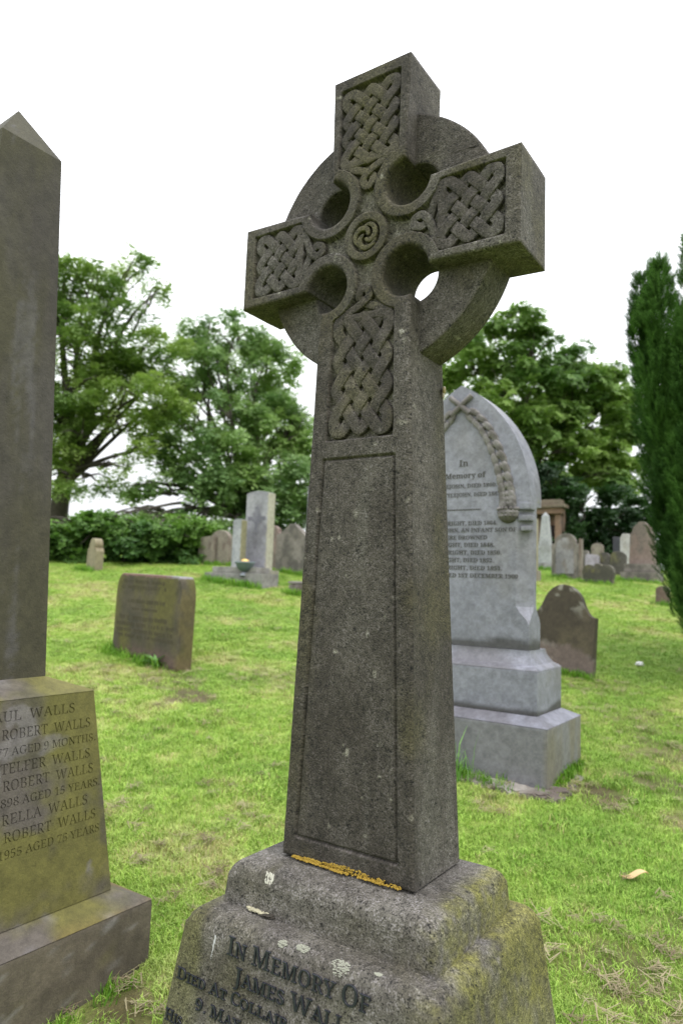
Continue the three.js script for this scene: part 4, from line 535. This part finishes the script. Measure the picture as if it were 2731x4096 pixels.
tree('sycamore_tree', 'tall sycamore tree behind the obelisk, highest crown on the left', [-17.0, -10.6], [[-17.26,10.25,-10.37,0.77,0.77],[-16.57,10.15,-10.85,0.90,0.90],[-16.40,11.08,-12.07,0.67,0.67],[-15.31,10.24,-12.31,0.32,0.26],[-15.62,8.41,-10.51,1.47,0.92],[-14.91,8.13,-11.63,1.19,0.69],[-18.24,9.44,-9.81,1.41,1.54],[-15.51,6.53,-9.61,1.51,0.93],[-17.29,6.63,-9.60,1.47,1.47],[-13.88,6.26,-10.75,1.28,0.70],[-14.83,5.17,-9.64,1.02,0.51],[-15.69,4.46,-9.15,0.91,0.57],[-16.07,7.50,-11.54,1.16,0.77],[-14.80,3.96,-9.21,0.66,0.44],[-15.08,5.87,-10.60,0.83,0.54],[-14.14,7.26,-11.67,0.73,0.55],[-17.06,9.03,-10.05,1.00,0.75],[-16.01,9.54,-11.31,0.90,0.64],[-16.14,7.90,-10.22,1.10,0.73],[-15.86,7.72,-11.04,1.00,0.63],[-13.96,6.42,-11.90,0.73,0.49],[-14.19,5.55,-10.64,0.81,0.41],[-15.92,5.70,-9.44,0.81,0.58],[-15.14,7.38,-11.58,0.88,0.56],[-15.36,6.45,-10.33,0.95,0.54],[-16.23,5.00,-9.32,0.70,0.58],[-13.53,4.78,-10.58,0.62,0.32],[-14.11,4.31,-10.25,0.51,0.25],[-14.58,3.95,-9.97,0.45,0.23]], { ...syc, seed: 11, r: 0.26, fork: 2.6, bend: 0.35, dark: [0.15, 0.26, 0.06], light: [0.34, 0.47, 0.11] });
tree('sycamore_tree', 'rounded sycamore tree left of the cross, behind the pale headstones', [-13.4, -14.2], [[-16.28,9.84,-14.74,0.73,0.70],[-15.13,9.89,-15.52,1.25,0.66],[-14.25,8.91,-16.25,1.10,0.95],[-15.13,8.33,-14.50,1.34,0.91],[-14.23,7.39,-15.24,1.62,0.98],[-13.27,6.31,-16.03,1.05,1.13],[-14.05,5.81,-12.53,1.25,0.69],[-12.79,5.01,-12.88,1.59,0.92],[-12.06,4.71,-14.02,1.19,1.07],[-12.87,3.84,-12.37,1.31,0.72],[-12.13,3.46,-13.53,1.10,0.86],[-12.18,5.06,-15.72,0.81,1.21],[-11.54,4.15,-16.28,0.81,1.21],[-13.77,3.61,-11.18,0.81,0.52],[-12.38,2.70,-11.03,1.21,0.61],[-13.42,7.28,-15.81,0.98,0.70],[-11.42,3.69,-14.60,0.88,1.00],[-12.06,2.88,-12.43,1.05,0.64],[-14.12,4.59,-12.03,0.86,0.49],[-15.69,9.50,-15.19,1.03,0.73],[-14.40,8.81,-15.55,1.01,0.86],[-15.84,8.01,-14.06,0.98,0.77],[-13.79,6.46,-13.83,1.31,0.79],[-12.93,6.10,-14.46,1.18,0.79],[-12.57,6.09,-15.93,0.83,0.83],[-13.60,4.98,-12.33,0.98,0.61],[-12.41,4.18,-13.24,1.22,0.73],[-11.82,3.92,-14.29,1.00,0.88],[-12.37,3.04,-11.60,0.91,0.51],[-11.85,2.63,-13.83,0.98,0.55],[-12.80,2.74,-10.13,0.75,0.43],[-15.35,6.92,-13.32,0.94,0.61],[-12.73,6.90,-16.32,0.56,0.56],[-14.68,5.53,-12.13,0.63,0.44],[-13.74,3.87,-10.55,0.51,0.32],[-12.83,2.94,-9.47,0.62,0.31]], { ...syc, seed: 23, r: 0.22, fork: 1.6, dark: [0.15, 0.27, 0.085], light: [0.32, 0.47, 0.14] });
tree('broadleaf_tree', 'broad green tree behind the granite arch, right of the cross', [-6.9, -21.2], [[-8.03,9.84,-20.36,1.39,1.10],[-7.15,10.76,-20.84,0.81,0.59],[-8.72,8.94,-20.01,0.95,1.17],[-6.33,9.68,-22.75,0.84,0.84],[-5.41,8.96,-23.48,1.15,0.99],[-7.17,8.13,-20.56,1.80,1.22],[-5.62,7.26,-22.34,1.54,1.25],[-6.30,5.93,-20.83,1.48,1.05],[-4.81,5.91,-23.07,0.95,1.25],[-8.08,6.82,-19.50,1.41,1.27],[-9.97,8.46,-20.43,1.07,1.53],[-4.56,7.79,-24.21,0.76,1.07],[-4.96,7.04,-23.42,1.05,1.20],[-6.14,7.89,-21.90,1.17,0.88],[-5.24,5.22,-22.25,1.15,0.86],[-7.54,5.45,-20.05,1.27,0.98],[-6.82,9.75,-21.20,1.03,0.88],[-5.64,8.35,-22.18,1.03,0.88],[-6.61,7.16,-21.07,1.29,0.86],[-4.93,7.94,-23.33,1.05,0.90],[-5.81,6.05,-21.76,1.15,0.86],[-4.39,5.78,-23.37,0.88,1.03],[-8.95,7.47,-20.04,1.03,1.03],[-7.16,6.59,-20.16,1.27,0.84],[-6.61,8.60,-21.49,1.17,0.73]], { ...syc, seed: 37, L: 0.13, W: 0.10, r: 0.25, fork: 2.4, dark: [0.13, 0.25, 0.06], light: [0.32, 0.47, 0.11] });
tree('dark_shrub', 'dark evergreen shrub mass above the far right headstones', [-4.8, -19.2], [[-4.77,3.98,-19.08,1.32,0.94],[-5.74,4.44,-18.36,0.88,1.00],[-3.94,3.40,-19.12,0.73,0.61],[-5.05,3.23,-18.38,0.86,0.61],[-3.75,3.84,-20.41,0.77,0.90],[-4.70,2.80,-19.28,0.88,0.50],[-3.66,2.85,-19.98,0.75,0.56],[-5.90,2.98,-19.05,0.64,0.64],[-3.13,3.36,-20.89,0.77,0.90],[-6.67,3.17,-19.72,0.67,0.81]], { ...syc, seed: 53, cat: 'shrub', L: 0.11, W: 0.07, dens: 230, r: 0.1, fork: 0.5, dark: [0.02, 0.06, 0.018], light: [0.06, 0.14, 0.035] });
tree('ivy_hedge', 'thick ivy-covered hedge at the far left behind the lawn', [-10.8, -8.0], [[-11.66,2.10,-7.09,0.52,0.52],[-11.16,2.17,-7.54,0.62,0.57],[-10.66,2.17,-8.12,0.67,0.54],[-10.15,2.25,-8.71,0.63,0.59],[-9.93,2.10,-9.12,0.37,0.41],[-12.14,2.03,-6.65,0.61,0.52],[-11.47,2.49,-7.54,0.54,0.31],[-10.66,2.54,-8.32,0.54,0.32],[-12.06,2.50,-7.13,0.45,0.36],[-11.10,2.60,-7.89,0.54,0.31],[-10.29,2.63,-8.81,0.55,0.37],[-10.06,2.48,-9.23,0.46,0.46]], { ...syc, seed: 67, cat: 'hedge', L: 0.085, W: 0.08, len: 0.22, clumps: 40, dens: 520, clump: 0.28, r: 0.07, fork: 0.3, dark: [0.07, 0.17, 0.035], light: [0.20, 0.36, 0.06] });

// ---- Irish yew at the right edge: a column of upright plumes
{
  const t = thing('yew_tree', 'dark green columnar yew tree with upright shoots at the right edge', 'tree', [0.50, ground(0.5, -6.45), -6.45]), R = rng(99), gy = t.position.y;
  const RH = [[-0.3, 0.26], [0, 0.38], [0.55, 0.60], [1.15, 0.80], [1.85, 0.91], [2.95, 1.07], [3.6, 1.17], [4.2, 1.16], [6, 1.05]], rad = (h) => { let i = 0; while (i < RH.length - 2 && h > RH[i + 1][0]) i++; return lerp(RH[i][1], RH[i + 1][1], clamp((h - RH[i][0]) / (RH[i + 1][0] - RH[i][0]))); };
  const up = [], needle = (() => { const out = [], q = rng(7); for (let i = 0; i < 16; i++) { const a = i * 2.4, l = 0.03 + 0.012 * q(), g = new THREE.BufferGeometry(); g.setAttribute('position', new THREE.Float32BufferAttribute([-0.0035, 0, 0, 0.0035, 0, 0, 0, l * 0.75, l * 0.7], 3)); g.setIndex([0, 1, 2]); const h = g.toNonIndexed(); h.rotateY(a); h.translate(0, i * 0.0055, 0); out.push(h); } const g = merge(out); g.computeVertexNormals(); return g; })();
  const stems = [];
  for (let i = 0; i < 360; i++) {
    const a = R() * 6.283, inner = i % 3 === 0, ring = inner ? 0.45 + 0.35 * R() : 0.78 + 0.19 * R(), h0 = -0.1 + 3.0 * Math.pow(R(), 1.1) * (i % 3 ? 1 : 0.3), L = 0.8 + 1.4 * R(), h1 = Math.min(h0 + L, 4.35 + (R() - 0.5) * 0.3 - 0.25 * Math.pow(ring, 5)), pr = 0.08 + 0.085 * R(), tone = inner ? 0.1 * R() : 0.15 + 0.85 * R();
    if (i % 4 === 0) stems.push(limb([[0, 0.05, 0], [Math.cos(a) * 0.3 * ring, 0.7, Math.sin(a) * 0.3 * ring], [Math.cos(a) * rad(h1 * 0.6) * ring * 0.8, h1 * 0.7, Math.sin(a) * rad(h1 * 0.6) * ring * 0.8]].map((p) => new THREE.Vector3(...p)), 0.05, 0.015, 8));
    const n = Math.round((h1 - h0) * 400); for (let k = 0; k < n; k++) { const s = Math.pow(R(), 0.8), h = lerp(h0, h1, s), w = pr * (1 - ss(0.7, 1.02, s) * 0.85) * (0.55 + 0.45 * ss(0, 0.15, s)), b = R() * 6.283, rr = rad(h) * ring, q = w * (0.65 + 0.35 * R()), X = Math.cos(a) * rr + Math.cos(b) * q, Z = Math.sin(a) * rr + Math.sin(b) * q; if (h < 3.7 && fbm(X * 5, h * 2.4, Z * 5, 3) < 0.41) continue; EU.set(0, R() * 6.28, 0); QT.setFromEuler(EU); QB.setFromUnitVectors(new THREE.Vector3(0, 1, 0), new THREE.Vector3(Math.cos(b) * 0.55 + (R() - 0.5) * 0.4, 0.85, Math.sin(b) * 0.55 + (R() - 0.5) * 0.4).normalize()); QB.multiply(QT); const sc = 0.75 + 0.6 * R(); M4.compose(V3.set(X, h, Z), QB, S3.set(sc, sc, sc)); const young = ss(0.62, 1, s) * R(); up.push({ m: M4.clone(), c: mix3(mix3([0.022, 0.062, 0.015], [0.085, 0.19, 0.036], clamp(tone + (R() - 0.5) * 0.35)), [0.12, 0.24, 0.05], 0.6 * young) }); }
  }
  mesh('trunk', paint(boxUV(merge([limb([[0, -0.3, 0], [0.03, 0.5, 0], [0, 1.6, 0.03]].map((p) => new THREE.Vector3(...p)), 0.16, 0.1, 8), ...stems]), 0.8), (x, y, z) => mix3([0.10, 0.06, 0.045], [0.15, 0.09, 0.07], fbm(x * 20, y * 5, z * 20, 3))), barkMat, t);
  instanced('crown', needle, leafMat(0.8, 0.25, 0.08), up, t, true);
}
console.log('trees done');
// ---- grass
const forward = (x, z) => -0.563 * (x - CAM.x) - 0.826 * (z - CAM.z), across = (x, z) => 0.826 * (x - CAM.x) - 0.563 * (z - CAM.z);
// footprints kept clear of blades: [x0, x1, z0, z1]
const CLEAR = [[-0.44, 0.44, -0.53, 0.28], [-2.07, -1.05, -0.36, 0.66], [-1.74, -0.355, -3.43, -2.71], [-5.13, -4.05, -3.47, -3.3], [-1.56, -0.9, -5.84, -5.72], [-7.93, -6.58, -7.85, -7.37], [-6.04, -5.72, -7.64, -7.36], [0.38, 0.62, -6.57, -6.33]];
const blocked = (x, z) => CLEAR.some(([a, b, c, d]) => x > a && x < b && z > c && z < d);
function blades(n, h, w, spread, lean, seed) { // a tuft: each blade bends in two steps
  const R = rng(seed), pos = []; for (let i = 0; i < n; i++) { const a = R() * 6.283, b = R() * 6.283, H = h * (0.55 + 0.6 * R()), W = w * (0.7 + 0.6 * R()), l = lean * (0.4 + 0.9 * R()) * H, x = Math.cos(b) * spread * Math.sqrt(R()), z = Math.sin(b) * spread * Math.sqrt(R()), cx = Math.cos(a), cz = Math.sin(a), tx = -cz * W / 2, tz = cx * W / 2;
    const A = [x - tx, -0.01, z - tz], B = [x + tx, -0.01, z + tz], C = [x + cx * l * 0.3 + tx * 0.8, H * 0.62, z + cz * l * 0.3 + tz * 0.8], D = [x + cx * l * 0.3 - tx * 0.8, H * 0.62, z + cz * l * 0.3 - tz * 0.8], E = [x + cx * l, H, z + cz * l]; pos.push(...A, ...B, ...C, ...A, ...C, ...D, ...D, ...C, ...E); }
  const g = new THREE.BufferGeometry(); g.setAttribute('position', new THREE.Float32BufferAttribute(pos, 3)); g.computeVertexNormals(); return g;
}
{
  const R = rng(2024), kinds = [[], [], []], straw = [], grassMat = leafMat(0.6, 0.35);
  const N = 250000; for (let i = 0; i < N; i++) {
    const u = 1.0 + 21 * Math.pow(R(), 1.15), s = (R() * 2 - 1) * (0.9 * u + 0.5), x = CAM.x - 0.563 * u + 0.826 * s, z = CAM.z - 0.826 * u - 0.563 * s; if (blocked(x, z)) continue;
    const b = bare(x, z); if (R() < b * 0.85) continue; const [c, dry] = lawnCol(x, z), t = fbm(x * 3.1 + 9, 6, z * 3.1, 2), long = ss(0.6, 0.75, fbm(x * 1.7, 8, z * 1.7, 3)), far = 1 + 0.06 * Math.max(0, u - 4), low = 1 - 0.4 * ss(4, 10, u);
    const sc = (0.75 + 0.5 * R()) * (1 + 0.7 * long * ss(0.3, 0.8, t)) * far; EU.set((R() - 0.5) * 0.35, R() * 6.283, (R() - 0.5) * 0.35); QT.setFromEuler(EU); M4.compose(V3.set(x, ground(x, z), z), QT, S3.set(sc * 1.1, sc * low * (0.75 + 0.35 * R()), sc * 1.1)); const v = 0.72 + 0.56 * R(); let col = mix3(c, mix3([0.17, 0.37, 0.05], [0.58, 0.69, 0.2], R()), 0.4); if (R() < 0.03 + 0.22 * dry) col = mix3([0.42, 0.38, 0.16], [0.55, 0.50, 0.24], R()); kinds[i % 3].push({ m: M4.clone(), c: col.map((q) => q * v) });
    if (R() < 0.004 + 0.12 * Math.max(dry * 0.35, 1.3 * b)) { EU.set((R() - 0.5) * 0.5, R() * 6.283, (R() - 0.5) * 0.5); QT.setFromEuler(EU); const q = 0.7 + 0.7 * R(); M4.compose(V3.set(x + 0.02, ground(x, z) + 0.018 + 0.03 * R() * (1 - b), z), QT, S3.set(q, q, q)); straw.push({ m: M4.clone(), c: mix3([0.16, 0.12, 0.075], [0.34, 0.30, 0.18], R()) }); }
  }
  kinds.forEach((l, k) => { const o = instanced('mown_grass' + (k ? '_00' + k : ''), blades(12, 0.026, 0.0032, 0.036, 1.2, 50 + k), grassMat, l, scene, true); });
  const sg = (() => { const out = []; const q = rng(8); for (let i = 0; i < 16; i++) { const g = new THREE.PlaneGeometry(0.0026, 0.035 + 0.03 * q()); g.rotateX(Math.PI / 2 + (q() - 0.5) * 0.3); g.rotateY(q() * 6.283); g.translate((q() - 0.5) * 0.06, (q() - 0.3) * 0.012, (q() - 0.5) * 0.06); out.push(g); } return merge(out); })();
  instanced('straw_clippings', sg, leafMat(0.9, 0.1), straw, scene, true);
  // longer tufts along the foot of the stones
  const edge = [], run = (x0, z0, x1, z1, n, h, off) => { for (let i = 0; i < n; i++) { const t = R(), x = lerp(x0, x1, t) + (R() - 0.5) * off, z = lerp(z0, z1, t) + R() * off; const sc = h * (0.6 + 0.7 * R()); EU.set((R() - 0.5) * 0.4, R() * 6.283, (R() - 0.5) * 0.4); QT.setFromEuler(EU); M4.compose(V3.set(x, ground(x, z), z), QT, S3.set(sc, sc, sc)); edge.push({ m: M4.clone(), c: mix3([0.10, 0.26, 0.02], [0.22, 0.40, 0.04], R()) }); } };
  run(-1.74, -2.69, -0.55, -2.69, 150, 1.35, 0.09); run(-0.345, -2.9, -0.345, -3.4, 30, 1.4, 0.05); run(-5.12, -3.27, -4.2, -3.25, 70, 1.7, 0.12); run(-7.9, -7.35, -6.6, -7.35, 120, 2.2, 0.12); run(-1.5, -5.7, -0.9, -5.7, 30, 1.2, 0.06); run(-1.0, -0.35, -1.03, 0.1, 14, 0.9, 0.08); run(-6.05, -7.33, -5.7, -7.33, 40, 2, 0.1); run(-3.65, -12.98, -3.05, -12.98, 40, 1.8, 0.1); run(-2.95, -12.6, -2.3, -12.6, 40, 1.6, 0.1); run(-9.7, -8.92, -8.7, -9.3, 60, 2, 0.15); run(-7.85, -9.1, -7.0, -9.1, 50, 2, 0.12); run(-2.5, -13.7, -1.7, -13.7, 50, 1.8, 0.12); run(-10.3, -6.6, -9.9, -6.6, 30, 2, 0.12); run(-1.3, -10.9, -1.0, -10.9, 20, 1.6, 0.1); run(-4.85, -15.25, -4.3, -15.25, 40, 2, 0.12); run(-0.36, -2.7, -0.36, -3.42, 40, 1.2, 0.08); run(-1.5, -5.69, -0.88, -5.69, 60, 1.3, 0.08);
  instanced('edge_grass', blades(8, 0.055, 0.0048, 0.03, 0.6, 71), grassMat, edge, scene, true);
  // one tall clump of blades against the granite base
  const tall = thing('grass_clump', 'clump of tall grass blades against the foot of the granite headstone', 'grass', [-0.86, ground(-0.86, -2.62), -2.62]); mesh('blades', blades(34, 0.17, 0.0065, 0.09, 0.55, 12), plain([0.10, 0.25, 0.03], 0.6, { side: THREE.DoubleSide }), tall); mesh('blades', blades(5, 0.30, 0.008, 0.08, 0.35, 14), plain([0.14, 0.30, 0.05], 0.6, { side: THREE.DoubleSide }), tall);
  // weed at the foot of the brown headstone
  const weed = thing('weed_plant', 'leafy green weed growing at the foot of the low brown headstone', 'weed', [-4.32, ground(-4.32, -3.2), -3.2]); const wl = [], q = rng(31); for (let i = 0; i < 22; i++) { const g = kite(0.11 + 0.06 * q(), 0.035, 0.008, 0.04); g.rotateX(-0.3 - 0.9 * q()); g.rotateY(q() * 6.283); g.translate(0, 0.01, 0); wl.push(g); } const wg = merge(wl); wg.computeVertexNormals(); mesh('leaves', wg, plain([0.12, 0.26, 0.06], 0.6, { side: THREE.DoubleSide }), weed);
  // curled dead leaf on the grass
  const dl = thing('dry_leaf', 'pale tan curled dead leaf lying on the grass at right', 'leaf', [0.27, ground(0.27, -2.03) + 0.035, -2.03], 0.5); const pg = new THREE.PlaneGeometry(0.12, 0.055, 16, 8), pp = pg.attributes.position; for (let i = 0; i < pp.count; i++) { const x = pp.getX(i), y = pp.getY(i), tp = 1 - Math.pow(Math.abs(x) / 0.0605, 2.2); pp.setXYZ(i, x, 0.016 * Math.sin(x * 42) + 9 * y * y, y * Math.max(0.03, tp)); } pg.computeVertexNormals(); mesh('blade', pg, plain([0.56, 0.40, 0.20], 0.7, { side: THREE.DoubleSide }), dl);
  const wp = thing('paper_scrap', 'small white crumpled scrap lying on the far grass at right', 'litter', [-0.63, ground(-0.63, -6.59) + 0.025, -6.59]); const ig = new THREE.IcosahedronGeometry(0.035, 2), ip = ig.attributes.position; for (let i = 0; i < ip.count; i++) { const k = 0.6 + 0.8 * n3(ip.getX(i) * 60, ip.getY(i) * 60, ip.getZ(i) * 60); ip.setXYZ(i, ip.getX(i) * k * 1.3, ip.getY(i) * k * 0.6, ip.getZ(i) * k); } ig.computeVertexNormals(); mesh('scrap', ig, plain([0.75, 0.74, 0.74], 0.8), wp);
}
console.log('grass done');
renderer.render(scene, camera);
